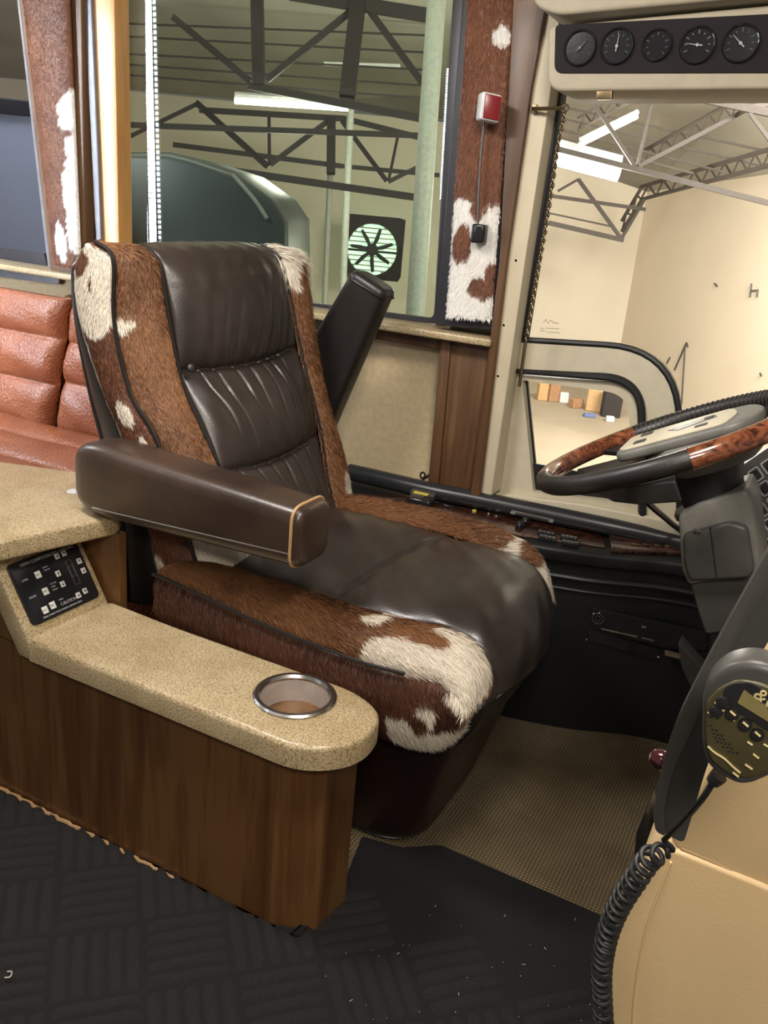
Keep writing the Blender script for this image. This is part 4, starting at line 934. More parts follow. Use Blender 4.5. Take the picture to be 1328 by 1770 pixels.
swc(934, 921, 4, 7, 1.4); swc(936, 929, 4, 7, 1.4); swc(973, 929, 4, 7, 1.3); swc(975, 938, 4, 7, 1.3)
for k in range(4):
    c = dz(1098+k*19, 940+k*1.0, 0.5145); bm = BM(); obox(bm, c, (d, nn_, (0, 0, 1)), (0.018, 0.017, 0.004), 0.0015); s_ = obj('window_switch', bm, M['dburl'], bpl)
    bm = BM(); obox(bm, c+np.array([0.011, 0, 0]), (d, nn_, (0, 0, 1)), (0.003, 0.017, 0.0045), 0.0005); obj('switch_divider', bm, M['brass'], s_)
bm = BM(); obox(bm, dz(728, 868, 0.530), (d, nn_, (0, 0, 1)), (0.062, 0.045, 0.030), 0.008); hk = obj('hinged_switch_cover', bm, M['blackgl'], dash)
bm = BM(); obox(bm, dz(732, 855, 0.530), (d, nn_, (0, 0, 1)), (0.066, 0.030, 0.016), 0.001); obj('label_block', bm, M['greyd'], hk)
bm = BM(); obox(bm, dz(728, 853, 0.5395), (d, nn_, (0, 0, 1)), (0.040, 0.020, 0.0015)); obj('yellow_label', bm, M['yellow'], hk, label='yellow label')
bm = BM(); obox(bm, dz(776, 876, 0.506), (d, nn_, (0, 0, 1)), (0.030, 0.012, 0.010), 0.002); obj('small_switch', bm, M['blackgl'], dash)
bm = BM(); tube(bm, spline([dz(665, 862, .506), dz(690, 862, .512), dz(705, 866, .508), dz(690, 870, .506)], 12), 0.002, 6); obj('wire', bm, M['rubber'], dash)
for k, q in enumerate(((820, 884), (845, 888), (858, 892))):
    bm = BM(); c = dz(*q, .502); lathe(bm, [(0.006, 0), (0.006, 0.004), (0, 0.005)], c, (0, 0, 1), 12); obj('toggle_base', bm, M['steel' if k else 'yellow'], dash)
# lever knob standing at the back of the dash
kb = thing('lever_knob', dz(1086, 907, 0.50), 'small black lever knob on the dash below the steering wheel', 'knob')
bm = BM(); c = dz(1086, 908, 0.50); lathe(bm, [(0.013, 0), (0.013, 0.004), (0.007, 0.007), (0.007, 0.016), (0, 0.016)], c+np.array([0, 0, 0.018]), (0, 0, 1), 20); obj('collar', bm, M['steel'], kb)
bm = BM(); lathe(bm, [(0.0065, 0.03), (0.010, 0.05), (0.011, 0.058), (0.009, 0.064), (0, 0.065)], c, (0, 0, 1), 20); obj('grip', bm, M['blackgl'], kb)
bm = BM(); lathe(bm, [(0.003, 0.064), (0.003, 0.084), (0, 0.085)], c, (0, 0, 1), 10); obj('stem', bm, M['greyd'], kb)
# tether knob behind the dash near the wood panel
kk = onY(731, 822, 2.12); bm = BM(); tube(bm, [kk+np.array([math.cos(a)*0.007, 0, math.sin(a)*0.009]) for a in np.linspace(0, 2*PI, 14, endpoint=False)], 0.0028, 6, closed=True)
lathe(bm, [(0.005, 0), (0.005, 0.05), (0, 0.05)], kk+np.array([0, 0.005, -0.01]), (0, 1, 0), 10)
tag(obj('pull_ring', bm, M['blackgl']), 'small black pull ring on the beige wall beside the wood panel', 'ring')
# vent control strip on the lower face (its near face at constant distance)
vp = thing('vent_control_strip', onY(1120, 1085, 1.99), 'black strip of slider controls low on the black dash face', 'control strip')
face = [(p[0], p[1]+0.014) for p in ns_]
def onface(px, py, o=0.0):
    dr = ray(px, py); best = None
    for (xa, ya), (xb, yb) in zip(face, face[1:]):
        den = dr[0]*(yb-ya)-dr[1]*(xb-xa)
        if abs(den) < 1e-9: continue
        t = (xa*(yb-ya)-ya*(xb-xa))/den
        x = dr[0]*t
        if min(xa, xb)-1e-6 <= x <= max(xa, xb)+1e-6 and t > 0: best = C0+dr*t; break
    if best is None: best = onY(px, py, 2.07)
    return best+np.array([0.0, -o, 0])
def fstrip(name, pts, mat, o=0.004, th=0.006, root=vp, lab=None):
    bm = BM(); extr(bm, [onface(x, y, o) for x, y in pts], (0, th, 0), 0.0006, 1); return obj(name, bm, mat, root, label=lab)
fstrip('upper_plate', [(1024, 1050), (1222, 1092), (1222, 1122), (1150, 1120), (1024, 1082)], M['black'], 0.005)
fstrip('lower_plate', [(1018, 1088), (1140, 1120), (1140, 1140), (1018, 1106)], M['blackgl'], 0.005)
bm = BM(); c = onface(1036, 1066, 0.014)
tube(bm, [c+np.array([math.cos(a)*0.014, 0, math.sin(a)*0.014]) for a in np.linspace(0, 2*PI, 24, endpoint=False)], 0.0014, 6, closed=True)
tube(bm, [c+np.array([math.cos(a)*0.007, 0, math.sin(a)*0.007]) for a in np.linspace(0, 2*PI, 24, endpoint=False)], 0.0010, 6, closed=True); obj('rotary_dial', bm, M['greyd'], vp)
for a in ([(1043, 1080), (1106, 1094), (1106, 1097), (1043, 1083)], [(1112, 1075), (1140, 1080), (1140, 1085), (1112, 1080)], [(1112, 1093), (1134, 1098), (1134, 1103), (1112, 1098)], [(1152, 1118), (1217, 1133), (1217, 1142), (1152, 1127)]):
    fstrip('slider', a, M['steel'], 0.022, 0.004)
for q in ((1030, 1055), (1152, 1081), (1018, 1100), (1141, 1130), (1040, 1054)):
    bm = BM(); lathe(bm, [(0, -0.001), (0.003, -0.001), (0.003, 0.001)], onface(*q, 0.018), (0, -1, 0), 10); obj('screw', bm, M['steel'], vp)

# instrument panel seen at the right edge behind the wheel
ip = thing('instrument_panel', onY(1328, 860, 1.93), 'dark instrument panel of grey outlined switches at the right edge behind the wheel', 'instrument panel')
q0, q1, q3 = onY(1246, 850, 1.88), onY(1356, 1010, 1.88), onY(1319, 690, 1.99)
eu = (q1-q0)/np.linalg.norm(q1-q0); ev = (q3-q0); ev -= eu*(ev@eu); ev /= np.linalg.norm(ev); en = np.cross(eu, ev); en = en if en[1] < 0 else -en
bm = BM(); extr(bm, [q0-eu*0.02-ev*0.05, q0+eu*0.26-ev*0.05, q0+eu*0.26+ev*0.30, q0+eu*-0.02+ev*0.20], -en*0.03, 0.004); obj('panel_face', bm, M['greyd'], ip)
for i in range(5):
    for j in range(6):
        c = q0+eu*(0.012+i*0.034)+ev*(-0.02+j*0.034)+en*0.002
        bm = BM(); pts = rpoly([c-eu*.013-ev*.012, c+eu*.013-ev*.012, c+eu*.013+ev*.012, c-eu*.013+ev*.012], 0.004, 4)
        tube(bm, pts, 0.0016, 6, closed=True); k_ = obj('switch_frame', bm, M['ink'], ip)
        bm = BM(); obox(bm, c, (eu, ev, en), (0.017, 0.015, 0.006), 0.002); obj('switch', bm, M['blackgl'], k_)

# ================================================================== STEERING WHEEL AND COLUMN
WC = np.array([-.206, 1.534, .911]); th = .473
wn = np.array([-math.sin(th)*math.cos(.023), -math.sin(.023), math.cos(th)]); wa = np.cross(wn, [0, 1., 0]); wa /= np.linalg.norm(wa); wb = np.cross(wn, wa)
WR = 0.225
def prj(p): q = p-C0; return 664+F_PX*(q@cR)/(q@cF), 885-F_PX*(q@cU)/(q@cF)
def wpt(t, r=WR, h=0.0): return WC+wa*math.cos(t)*r+wb*math.sin(t)*r+wn*h
tt = np.linspace(0, 2*PI, 721)[:-1]; rimpx = np.array([prj(wpt(t)) for t in tt])
def rim_t(px, py): return tt[((rimpx-np.array([px, py]))**2).sum(1).argmin()]
sw = thing('steering_wheel', WC, 'black leather and burl wood steering wheel on a grey column', 'steering wheel')
tA, tB, tC_ = rim_t(948, 830), rim_t(1192, 790), rim_t(1095, 752)
def arc(t0, t1, n=60):
    return [wpt(t) for t in np.linspace(t0, t1, n)]
def nrm(a, ref):                 # unwrap angle after ref going the given way
    while a < ref: a += 2*PI
    return a
# find the sense in which the near rim runs from the leftmost point
s_near = 1 if ((tB-tA) % (2*PI)) < PI else -1
dB = ((tB-tA)*s_near) % (2*PI); dC = ((tA-tC_)*s_near) % (2*PI)
t_b = tA+s_near*dB; t_c = tA-s_near*dC
bm = BM(); tube(bm, arc(tA+s_near*0.02, t_b), 0.0165, 16); obj('leather_grip', bm, M['leath_dk'], sw)
bm = BM(); tube(bm, arc(t_b, t_b+s_near*1.1), 0.0175, 16); obj('burl_grip', bm, M['burl'], sw)
bm = BM(); tube(bm, arc(t_c, tA+s_near*0.02), 0.0170, 16); obj('burl_grip', bm, M['burl'], sw)
rest = 2*PI-(dB+1.1+dC); bm = BM(); tube(bm, arc(t_c-s_near*rest, t_c, 110), 0.0165, 16); obj('leather_grip', bm, M['leath_dk'], sw)
bm = BM()
for k in range(30):
    t = t_c-s_near*(0.03+k*0.045); c = wpt(t); tg = wpt(t+0.01)-c; tg /= np.linalg.norm(tg)
    s0 = (wpt(t, 1)-WC); s0 /= np.linalg.norm(s0)
    tube(bm, [c+(wn*math.cos(a)-s0*math.sin(a))*0.0170+tg*0.004*(a-0.9) for a in np.linspace(0.0, 1.9, 8)], 0.0010, 5)
obj('rim_stitching', bm, M['greyd'], sw)
# spokes
eR_ = np.array([math.cos(th), 0, math.sin(th)]); HC = WC+eR_*0.030
def onW(px, py, h):     # point on a plane parallel to the wheel, h above it
    dr = ray(px, py); o = WC+wn*h; return C0+dr*(((o-C0)@wn)/(dr@wn))
bm = BM()
for t in (PI*0.25, PI*0.75, PI*1.25, PI*1.75):
    c1 = wpt(t, WR-0.005, -0.004); c0 = HC+(wpt(t, 0.07)-WC)+wn*-0.02; ax = c1-c0; ln = np.linalg.norm(ax); ax /= ln; sd = np.cross(ax, wn)
    extr(bm, rpoly([c0-sd*0.032, c1-sd*0.016, c1+sd*0.016, c0+sd*0.032], 0.005), wn*-0.012, 0.004)
obj('spokes', bm, M['black'], sw)
# horn pad: a broad grey housing with a cream badge plate on top
bm = BM()
pad = rpoly([HC+eR_*a+wb*b+wn*(-0.012) for a, b in ((-0.115, -0.075), (0.095, -0.085), (0.125, -0.03), (0.125, 0.03), (0.095, 0.085), (-0.115, 0.075))], 0.03)
extr(bm, [p+wn*0.008 for p in pad], wn*0.018, 0.007, 4); hp = obj('horn_pad', bm, M['grey'], sw)
bm = BM(); extr(bm, rpoly([HC+eR_*a+wb*b+wn*(0.0135) for a, b in ((-0.108, -0.060), (0.070, -0.070), (0.085, 0.0), (0.070, 0.070), (-0.108, 0.060))], 0.02), wn*0.003, 0.001); pl_ = obj('badge_plate', bm, M['cream'], hp, label='cream badge plate')
for a, b, wdt, hgt in ((-0.075, -0.035, 0.020, 0.020), (-0.075, 0.03, 0.020, 0.020), (0.035, -0.025, 0.016, 0.016), (0.03, 0.035, 0.02, 0.014)):
    bm = BM(); obox(bm, HC+eR_*a+wb*b+wn*0.0175, (eR_, wb, wn), (wdt, hgt, 0.002), 0.0006); obj('thumb_button', bm, M['inkdk'], pl_)
bm = BM(); extr(bm, rpoly([HC+eR_*a+wb*b+wn*(0.0165) for a, b in ((-0.035, -0.010), (0.045, -0.035), (0.050, -0.015), (-0.010, 0.020))], 0.004), wn*0.001); obj('badge_mark', bm, M['black'], pl_)
bm = BM(); lathe(bm, [(0.0, 0.002), (0.092, 0.002), (0.102, 0.012), (0.100, 0.034), (0.084, 0.050), (0.074, 0.058)], HC+eR_*0.022, -wn, 48); obj('hub_shell', bm, M['grey'], sw)
bm = BM(); lathe(bm, [(0.074, 0.050), (0.066, 0.062), (0.058, 0.085), (0.052, 0.115), (0.050, 0.125), (0.0, 0.125)], HC+eR_*0.008, -wn, 48); obj('hub_boot', bm, M['black'], sw)
# black underside switch pod reaching left
bm = BM(); extr(bm, rpoly([onW(x, y, -0.05) for x, y in ((1005, 838), (1160, 800), (1180, 868), (1105, 873), (1060, 868))], 0.01), wn*0.032, 0.006); obj('stalk_pod', bm, M['black'], sw)
# column
col = thing('steering_column', HC-wn*0.2, 'grey plastic steering column housing under the steering wheel', 'steering column')
HB = HC-wn*0.135
bm = BM(); lathe(bm, [(0.0, 0.123), (0.060, 0.123), (0.063, 0.130), (0.060, 0.137), (0.0, 0.137)], HC, -wn, 40); obj('collar_ring', bm, M['black'], col)
def colpoly(pts, y0, dy, mat, name, bev=0.01, root=col):
    bm = BM(); extr(bm, rpoly(pxY(pts, y0), 0.008), (0, dy, 0), bev, 4); return obj(name, bm, mat, root)
colpoly([(1172, 892), (1205, 872), (1290, 845), (1303, 870), (1318, 990), (1190, 1012), (1178, 985)], 1.47, 0.125, M['grey'], 'upper_housing', 0.012)
colpoly([(1180, 925), (1262, 903), (1292, 912), (1304, 985), (1296, 1000), (1192, 1005), (1183, 975)], 1.455, 0.02, M['greyd'], 'front_cover', 0.006)
bm = BM(); tube(bm, [onY(1228, 912, 1.4535), onY(1240, 1004, 1.4535)], 0.0011, 4); obj('cover_joint', bm, M['black'], col)
bm = BM(); obox(bm, onY(1206, 918, 1.453), AX, (0.012, 0.004, 0.006), 0.001); obj('release_catch', bm, M['greyd'], col)
colpoly([(1190, 1000), (1296, 990), (1310, 1020), (1278, 1062), (1262, 1092), (1220, 1098), (1207, 1060)], 1.485, 0.10, M['greyd'], 'lower_housing', 0.01)
colpoly([(1222, 1090), (1275, 1085), (1330, 1250), (1255, 1260)], 1.50, 0.07, M['black'], 'column_shaft', 0.01)
bm = BM(); tube(bm, spline([onY(1110, 845, 1.62), onY(1120, 868, 1.75), onY(1150, 895, 2.0), onY(1180, 918, 2.16), onY(1235, 940, 2.19)], 20), 0.007, 8); tag(obj('dash_cable', bm, M['rubber']), 'black cable curving behind the steering column', 'cable')
# pedal stalk and pedal
pd = thing('pedal', (-0.10, 1.78, 0.16), 'narrow black pedal lever below the steering column', 'pedal')
bm = BM(); extr(bm, rpoly(pxY([(1172, 1112), (1215, 1160), (1240, 1250), (1200, 1200), (1178, 1150)], 1.80), 0.004), (0, 0.05, 0), 0.004); obj('lever', bm, M['greyd'], pd)
bm = BM(); tube(bm, [onY(1215, 1180, 1.825), onY(1260, 1280, 1.9), onY(1290, 1360, 2.06)], 0.012, 8); obj('pedal_arm', bm, M['black'], pd)

# ================================================================== FOREGROUND: PASSENGER SEAT, MICROPHONE
YP = 0.78
ps = thing('passenger_seat', onY(1300, 1700, YP+0.1), 'beige leather passenger seat in the bottom right corner', 'chair')
def pad_px(name, pts, y, dy, rr, bev, mat, root, label=None, seg=5):
    bm = BM(); extr(bm, rpoly(pxY(pts, y), rr, 8), (0, dy, 0), bev, seg); return obj(name, bm, mat, root, label=label, angle=60)
pad_px('lower_cushion', [(1150, 1462), (1330, 1535), (1700, 1720), (1700, 2600), (1120, 2600), (1062, 1900), (1048, 1700), (1072, 1580), (1110, 1500)], YP, 0.30, [.02, .01, .02, .02, .02, .06, .06, .04, .03], 0.028, M['beige'], ps)
pad_px('upper_cushion', [(1150, 1460), (1225, 1330), (1330, 1120), (1700, 900), (1700, 1712), (1335, 1540)], YP+0.004, 0.28, [.02, .03, .05, .02, .02, .01], 0.022, M['beige'], ps)
bm = BM(); tube(bm, spline(pxY([(1178, 1466), (1250, 1497), (1330, 1540), (1500, 1625)], YP+0.005), 24), 0.0022, 6); obj('seam', bm, plain('beige_seam', (0.36, 0.24, 0.12), 0.7), ps)
bm = BM(); tube(bm, spline(pxY([(1160, 1490), (1120, 1600), (1098, 1720), (1092, 1850)], YP-0.001), 24), 0.0016, 6); obj('seam', bm, M['beige'], ps)
pad_px('seat_side_bracket', [(1100, 1440), (1118, 1400), (1122, 1440), (1108, 1500), (1096, 1490)], 0.95, 0.05, 0.004, 0.003, M['black'], ps)
# dark flat panel standing against the seat
bp = thing('folded_table_panel', onY(1160, 1440, 0.72), 'tall slanting dark plastic panel in front of the beige passenger seat', 'panel')
pad_px('panel_face', [(1345, 925), (1296, 1015), (1222, 1150), (1166, 1262), (1146, 1330), (1132, 1405), (1138, 1435), (1182, 1458), (1200, 1400), (1222, 1325), (1262, 1225), (1345, 1080)], 0.70, 0.035, [.004, .03, .03, .03, .03, .02, .012, .006, .01, .02, .02, .004], 0.004, M['greyd'], bp)
pad_px('raised_edge', [(1347, 920), (1298, 1006), (1222, 1142), (1164, 1256), (1143, 1328), (1128, 1408), (1134, 1438), (1150, 1446), (1147, 1405), (1162, 1335), (1186, 1285), (1240, 1170), (1300, 1062), (1347, 985)], 0.692, 0.03, [.004, .03, .03, .03, .03, .02, .01, .003, .02, .02, .03, .03, .03, .004], 0.005, M['greyd'], bp)
kn = thing('red_knob', onX(1142, 1315, -0.1), 'glossy dark red knob beside the slanting dark panel', 'knob')
c = onY(1146, 1315, 0.80); bm = BM(); lathe(bm, [(0, 0.014), (0.006, 0.0125), (0.0105, 0.006), (0.011, 0), (0.0095, -0.007), (0.006, -0.012), (0.005, -0.02), (0, -0.02)], c, (-0.9, -0.2, 0.25), 28); obj('ball', bm, M['amber'], kn)
bm = BM(); tube(bm, [c+np.array([0.012, 0.004, -0.004]), c+np.array([0.05, 0.02, -0.02])], 0.005, 8); obj('rod', bm, M['blackgl'], kn)
# radio microphone
YM = 0.575
mic = thing('radio_microphone', onY(1290, 1250, YM), 'black handheld radio microphone with gold lettering and coiled cord', 'microphone')
mo = [(1213, 1205), (1222, 1178), (1250, 1152), (1290, 1143), (1330, 1150), (1400, 1190), (1412, 1240), (1385, 1300), (1345, 1338), (1300, 1358), (1277, 1360), (1250, 1347), (1221, 1325), (1212, 1290)]
bm = BM(); extr(bm, rpoly(pxY(mo, YM), 0.008, 5), (0, 0.030, 0), 0.006, 4); obj('shell', bm, M['greyd'], mic)
cxm, cym = 1300, 1255
def shr(pts, k, dx=0, dy=0): return [(cxm+(x-cxm)*k+dx, cym+(y-cym)*k+dy) for x, y in pts]
bm = BM(); extr(bm, rpoly(pxY(shr([(1216, 1215), (1240, 1188), (1275, 1172), (1320, 1180), (1395, 1215), (1402, 1245), (1378, 1296), (1340, 1332), (1298, 1350), (1262, 1345), (1226, 1318), (1217, 1288)], 0.97), YM-0.003), 0.005, 5), (0, 0.008, 0), 0.002); fp = obj('face_plate', bm, M['olive'], mic, label='olive lit face plate')
def mpl(name, pts, mat, o=0.0045, rr=0.001, root=fp, th=0.003, lab=None):
    bm = BM(); extr(bm, rpoly(pxY(pts, YM-o), rr, 4), (0, th, 0), 0.0); return obj(name, bm, mat, root, label=lab)
mpl('screen_bezel', [(1251, 1190), (1268, 1182), (1300, 1180), (1345, 1215), (1345, 1262), (1330, 1265), (1270, 1226), (1252, 1210)], M['rubber'], 0.0042, 0.004)
mpl('display', [(1286, 1193), (1345, 1235), (1345, 1258), (1275, 1215)], M['lcd'], 0.0052)
dm = onY(1325, 1217, YM)-onY(1303, 1198, YM); dm /= np.linalg.norm(dm); um = np.cross(dm, (0, 1, 0)); um = um if um[2] > 0 else -um
bm = text('&Co', 0.013, onY(1300, 1202, YM-0.0048), (dm, um, np.cross(dm, um)), None, None); obj('lettering', bm, M['gold'], fp, flat=True)
for k, (x, y) in enumerate(((1238, 1230), (1267, 1233), (1289, 1252), (1310, 1269), (1250, 1214))):
    bm = BM(); lathe(bm, [(0.0045, 0), (0.0042, 0.002), (0, 0.0026)], onY(x, y, YM-0.004), (0, -1, 0), 18); b_ = obj('key', bm, M['black'], fp)
    if k in (1, 2, 3):
        bm = BM(); p = onY(x, y, YM-0.0068); tube(bm, [p-dm*0.0022, p+dm*0.0022], 0.0009, 5); obj('key_mark', bm, M['gold'], b_)
bm = BM()
for a in (((1236, 1214), (1252, 1229)), ((1258, 1235), (1270, 1246)), ((1281, 1256), (1288, 1261)), ((1300, 1270), (1312, 1279)), ((1292, 1282), (1301, 1288)), ((1224, 1231), (1236, 1242)), ((1302, 1303), (1312, 1311)), ((1288, 1321), (1301, 1330)), ((1267, 1335), (1277, 1343)), ((1320, 1286), (1330, 1292))):
    tube(bm, [onY(*a[0], YM-0.0038), onY(*a[1], YM-0.0038)], 0.0009, 5)
tube(bm, spline(pxY([(1224, 1290), (1236, 1301), (1252, 1311), (1268, 1326), (1280, 1336)], YM-0.0038), 16), 0.0009, 5)
obj('gold_markings', bm, M['gold'], fp)
bm = BM()
for i in range(5):
    for j in range(5-abs(i-2)):
        x, y = 1229+j*10+i*3, 1254+j*8.5+i*7-j*0
        lathe(bm, [(0.0009, 0), (0, 0.0004)], onY(x, y, YM-0.0034), (0, -1, 0), 8)
obj('speaker_holes', bm, M['rubber'], fp)
bm = BM()
p0 = onY(1244, 1340, YM+0.014)
tube(bm, spline([p0, onY(1232, 1352, YM+0.014)], 4), [0.0062, 0.006, 0.0055, 0.005], 10); obj('cord_strain_relief', bm, M['black'], mic)
bm = BM()
st = spline([onY(1234, 1350, YM+0.014), onY(1215, 1380, YM+0.02), onY(1185, 1415, YM+0.05), onY(1148, 1452, YM+0.08)], 24)
tube(bm, st, 0.0024, 8)
path = spline([onY(1148, 1452, YM+.08), onY(1163, 1470, YM+.085), onY(1130, 1478, YM+.09), onY(1100, 1518, YM+.10), onY(1068, 1570, YM+.115), onY(1048, 1625, YM+.13), onY(1040, 1690, YM+.15), onY(1045, 1790, YM+.17)], 620)
up0 = np.array([0, 1., 0]); cr = []; nturn = 30
for i in range(620):
    t_ = path[min(i+1, 619)]-path[max(i-1, 0)]; t_ /= np.linalg.norm(t_); s = np.cross(t_, up0); s /= np.linalg.norm(s); u_ = np.cross(s, t_)
    f = i/619; a = 2*PI*nturn*f; R = 0.0088*min(1, max(0, (f-0.04)*18))
    cr.append(path[i]+(s*math.cos(a)+u_*math.sin(a))*R)
tube(bm, cr, 0.0024, 7)
obj('coiled_cord', bm, M['rubber'], mic)

# ================================================================== LED STRIPS ON THE FAR SIDE OF THE AISLE (seen mirrored in the glass)
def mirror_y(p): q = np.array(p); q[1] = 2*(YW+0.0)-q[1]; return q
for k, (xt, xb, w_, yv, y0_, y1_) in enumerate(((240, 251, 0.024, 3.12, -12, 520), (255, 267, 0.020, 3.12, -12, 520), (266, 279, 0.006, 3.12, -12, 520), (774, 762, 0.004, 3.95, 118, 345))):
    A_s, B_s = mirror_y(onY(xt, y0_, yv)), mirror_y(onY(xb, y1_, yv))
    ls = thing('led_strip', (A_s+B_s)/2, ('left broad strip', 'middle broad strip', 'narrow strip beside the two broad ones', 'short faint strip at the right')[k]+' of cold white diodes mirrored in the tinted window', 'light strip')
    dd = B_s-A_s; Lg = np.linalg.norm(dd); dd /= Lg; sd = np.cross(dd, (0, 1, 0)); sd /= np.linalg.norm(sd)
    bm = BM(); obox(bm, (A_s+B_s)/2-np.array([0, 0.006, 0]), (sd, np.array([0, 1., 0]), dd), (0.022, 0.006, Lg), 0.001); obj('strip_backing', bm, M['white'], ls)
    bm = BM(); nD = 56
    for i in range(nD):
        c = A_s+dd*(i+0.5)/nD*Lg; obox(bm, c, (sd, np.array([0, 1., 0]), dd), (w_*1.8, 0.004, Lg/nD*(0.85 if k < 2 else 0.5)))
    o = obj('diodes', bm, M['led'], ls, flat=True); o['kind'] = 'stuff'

# ================================================================== THE HALL OUTSIDE
HO = math.cos(pt)/F_PX          # sideways metres per pixel per metre of distance
def gp(px, d, dz_=0.0): return G((px-664)*HO*d, d, CAM_H+dz_)
GZ = -1.40
bm = BM(); extr(bm, [(-40, 3.2, GZ), (30, 3.2, GZ), (30, 45, GZ), (-40, 45, GZ)], (0, 0, -0.1)); struct('floor_hall', bm, M['hallfl'], flat=True)
DA, DB = 16.0, 9.0
def wallq(name, pts, mat):
    bm = BM(); extr(bm, pts, HFW*0.2); return struct(name, bm, mat, flat=True)
def at0(p): q = np.array(p); q[2] = GZ; return q
a1, a2, a3 = gp(-1400, DA, 1.55), gp(700, DA, 1.40), gp(1062, DA, 0.62)
wallq('wall_back', [at0(a1), at0(gp(1062, DA)), a3, a2, a1], M['hallw'])
b2 = gp(1560, DB, 1.00)
wallq('wall_right', [at0(a3), at0(b2), b2, a3], M['hallb'])
bm = BM()
rf = [[gp(-1400, DA, 1.5), gp(-1400, 4.5, 3.4)], [gp(700, DA, 1.45), gp(700, 4.5, 3.4)], [gp(1062, DA, 0.60), gp(1062, 4.5, 3.3)], [gp(1560, DB, 0.98), gp(1900, 4.5, 3.2)]]
vs = [[bm.verts.new(V3(p)) for p in r] for r in rf]
for A, B in zip(vs, vs[1:]): bm.faces.new((A[0], A[1], B[1], B[0]))
bmesh.ops.solidify(bm, geom=bm.faces[:], thickness=0.05); struct('ceiling_hall', bm, M['halllr'], flat=True)

def beam(bm, x0, y0, x1, y1, t, d0, d1=None):
    """steel bar between two points of the hall, t = visual thickness in photo pixels at its distance"""
    d1 = d1 or d0; A, B = atd(x0, y0, d0), atd(x1, y1, d1); ax = B-A; ln = np.linalg.norm(ax); ax /= ln
    w = t*(d0+d1)/2/F_PX; s = np.cross(ax, HFW); s /= np.linalg.norm(s); u_ = np.cross(s, ax)
    obox(bm, (A+B)/2, (ax, s, u_), (ln, w, w))
def truss(label, parts, mat, group=None):
    x0, y0, x1, y1, t, d = parts[0][1]
    r = thing('roof_truss', atd((x0+x1)/2, (y0+y1)/2, d), label, 'truss', group)
    for nm, q in parts:
        bm = BM(); beam(bm, *q); obj(nm, bm, mat, r, flat=True)
    return r
D1 = 9.0
truss('dark steel roof truss seen above the fan through the tinted window', [('bottom_chord', (200, 215, 745, 235, 9, D1)), ('bottom_chord', (330, 285, 745, 345, 12, D1)),
      ('web_member', (300, 30, 432, 140, 11, D1)), ('web_member', (462, 138, 612, 15, 10, D1)), ('web_member', (640, 20, 735, 150, 11, D1)), ('king_post', (444, -20, 448, 150, 20, D1)),
      ('king_post', (622, -20, 600, 170, 26, D1)), ('top_chord', (500, -12, 760, 30, 20, D1)), ('middle_chord', (430, 148, 730, 205, 12, D1))], M['hsteel'])
D2 = 12.0
truss('second steel truss with V braces over the lit tube in the tinted window', [('bottom_chord', (300, 250, 590, 287, 8, D2)), ('bottom_chord', (590, 287, 760, 303, 7, D2)), ('web_member', (340, 178, 462, 287, 10, D2)), ('web_member', (468, 284, 570, 207, 8, D2)),
      ('hanger', (573, 205, 572, 300, 14, D2)), ('hanger', (465, 195, 466, 285, 5, D2)), ('web_member', (592, 210, 668, 312, 8, D2)), ('web_member', (672, 314, 720, 290, 7, D2)), ('hanger', (690, 225, 672, 312, 5, D2)),
      ('web_member', (216, 240, 340, 180, 6, D2)), ('lower_chord', (345, 190, 595, 205, 9, D2)), ('lower_chord', (595, 205, 735, 240, 9, D2))], M['hsteel'])
for k, (x0, y0, x1, y1) in enumerate(((200, 62, 760, 92), (200, 92, 760, 122), (200, 110, 760, 150), (200, 40, 760, 62), (200, 128, 760, 172))):
    bm = BM(); beam(bm, x0, y0, x1, y1, 3, 10.5); o = obj('roof_purlin', bm, M['hsteel']); tag(o, ('second', 'third', 'fourth', 'topmost', 'lowest')[k]+' of five thin dark purlins under the roof insulation in the tinted window', 'purlin', 'roof purlins in the tinted window')
def column(x0, y0, x1, y1, w, d, mat, label):
    bm = BM(); A, B = atd(x0, y0, d), atd(x1, y1, d); tube(bm, [A, B], w*d/F_PX/2, 10); o = obj('column', bm, mat); tag(o, label, 'column')
column(607, 175, 590, 560, 13, 11.0, M['pale'], 'pale column with a dark upper end left of the round fan')
column(571, 300, 560, 560, 10, 13.0, M['pale'], 'slim pale pipe standing left of the paler column near the fan')
column(757, -30, 716, 570, 34, 7.0, M['pale'], 'thick pale bar in place of a reflection at the right side of the tinted window')  # solid upright added in place of a reflection in the glass
# hanging lit tubes
def tubelight(x0, y0, x1, y1, t, d, mat, label, group=None, glow=0):
    A, B = atd(x0, y0, d), atd(x1, y1, d); r = thing('tube_light', (A+B)/2, label, 'light', group)
    bm = BM(); tube(bm, [A, B], t*d/F_PX/2, 10); obj('tube', bm, mat, r)
    if glow:
        pl = bpy.data.lights.new('tube_glow', 'POINT'); pl.energy = glow; pl.color = (1, 0.96, 0.86); pl.shadow_soft_size = 0.3
        po = bpy.data.objects.new('tube_glow', pl); COL.objects.link(po); po.location = V3((A+B)/2-np.array([0, 0, 0.35]))
    bm = BM(); up_ = np.array([0, 0, t*d/F_PX*0.8]); tube(bm, [A+up_, B+up_], t*d/F_PX*0.5, 6); obj('fixture_body', bm, M['white'], r)
    return r
tubelight(406, 174, 602, 187, 11, 9.5, M['tube'], 'long lit fluorescent tube seen through the tinted window', None, 90)
tubelight(560, 112, 692, 116, 4, 11, M['white'], 'short unlit tube fixture under the roof in the tinted window')
tubelight(955, 272, 1070, 302, 24, 9.0, M['tubeR'], 'dazzling lit tube at the left of the clear window', None, 260)
tubelight(1002, 250, 1102, 201, 9, 8.5, M['white'], 'unlit slanting tube fixture above the dazzling one')
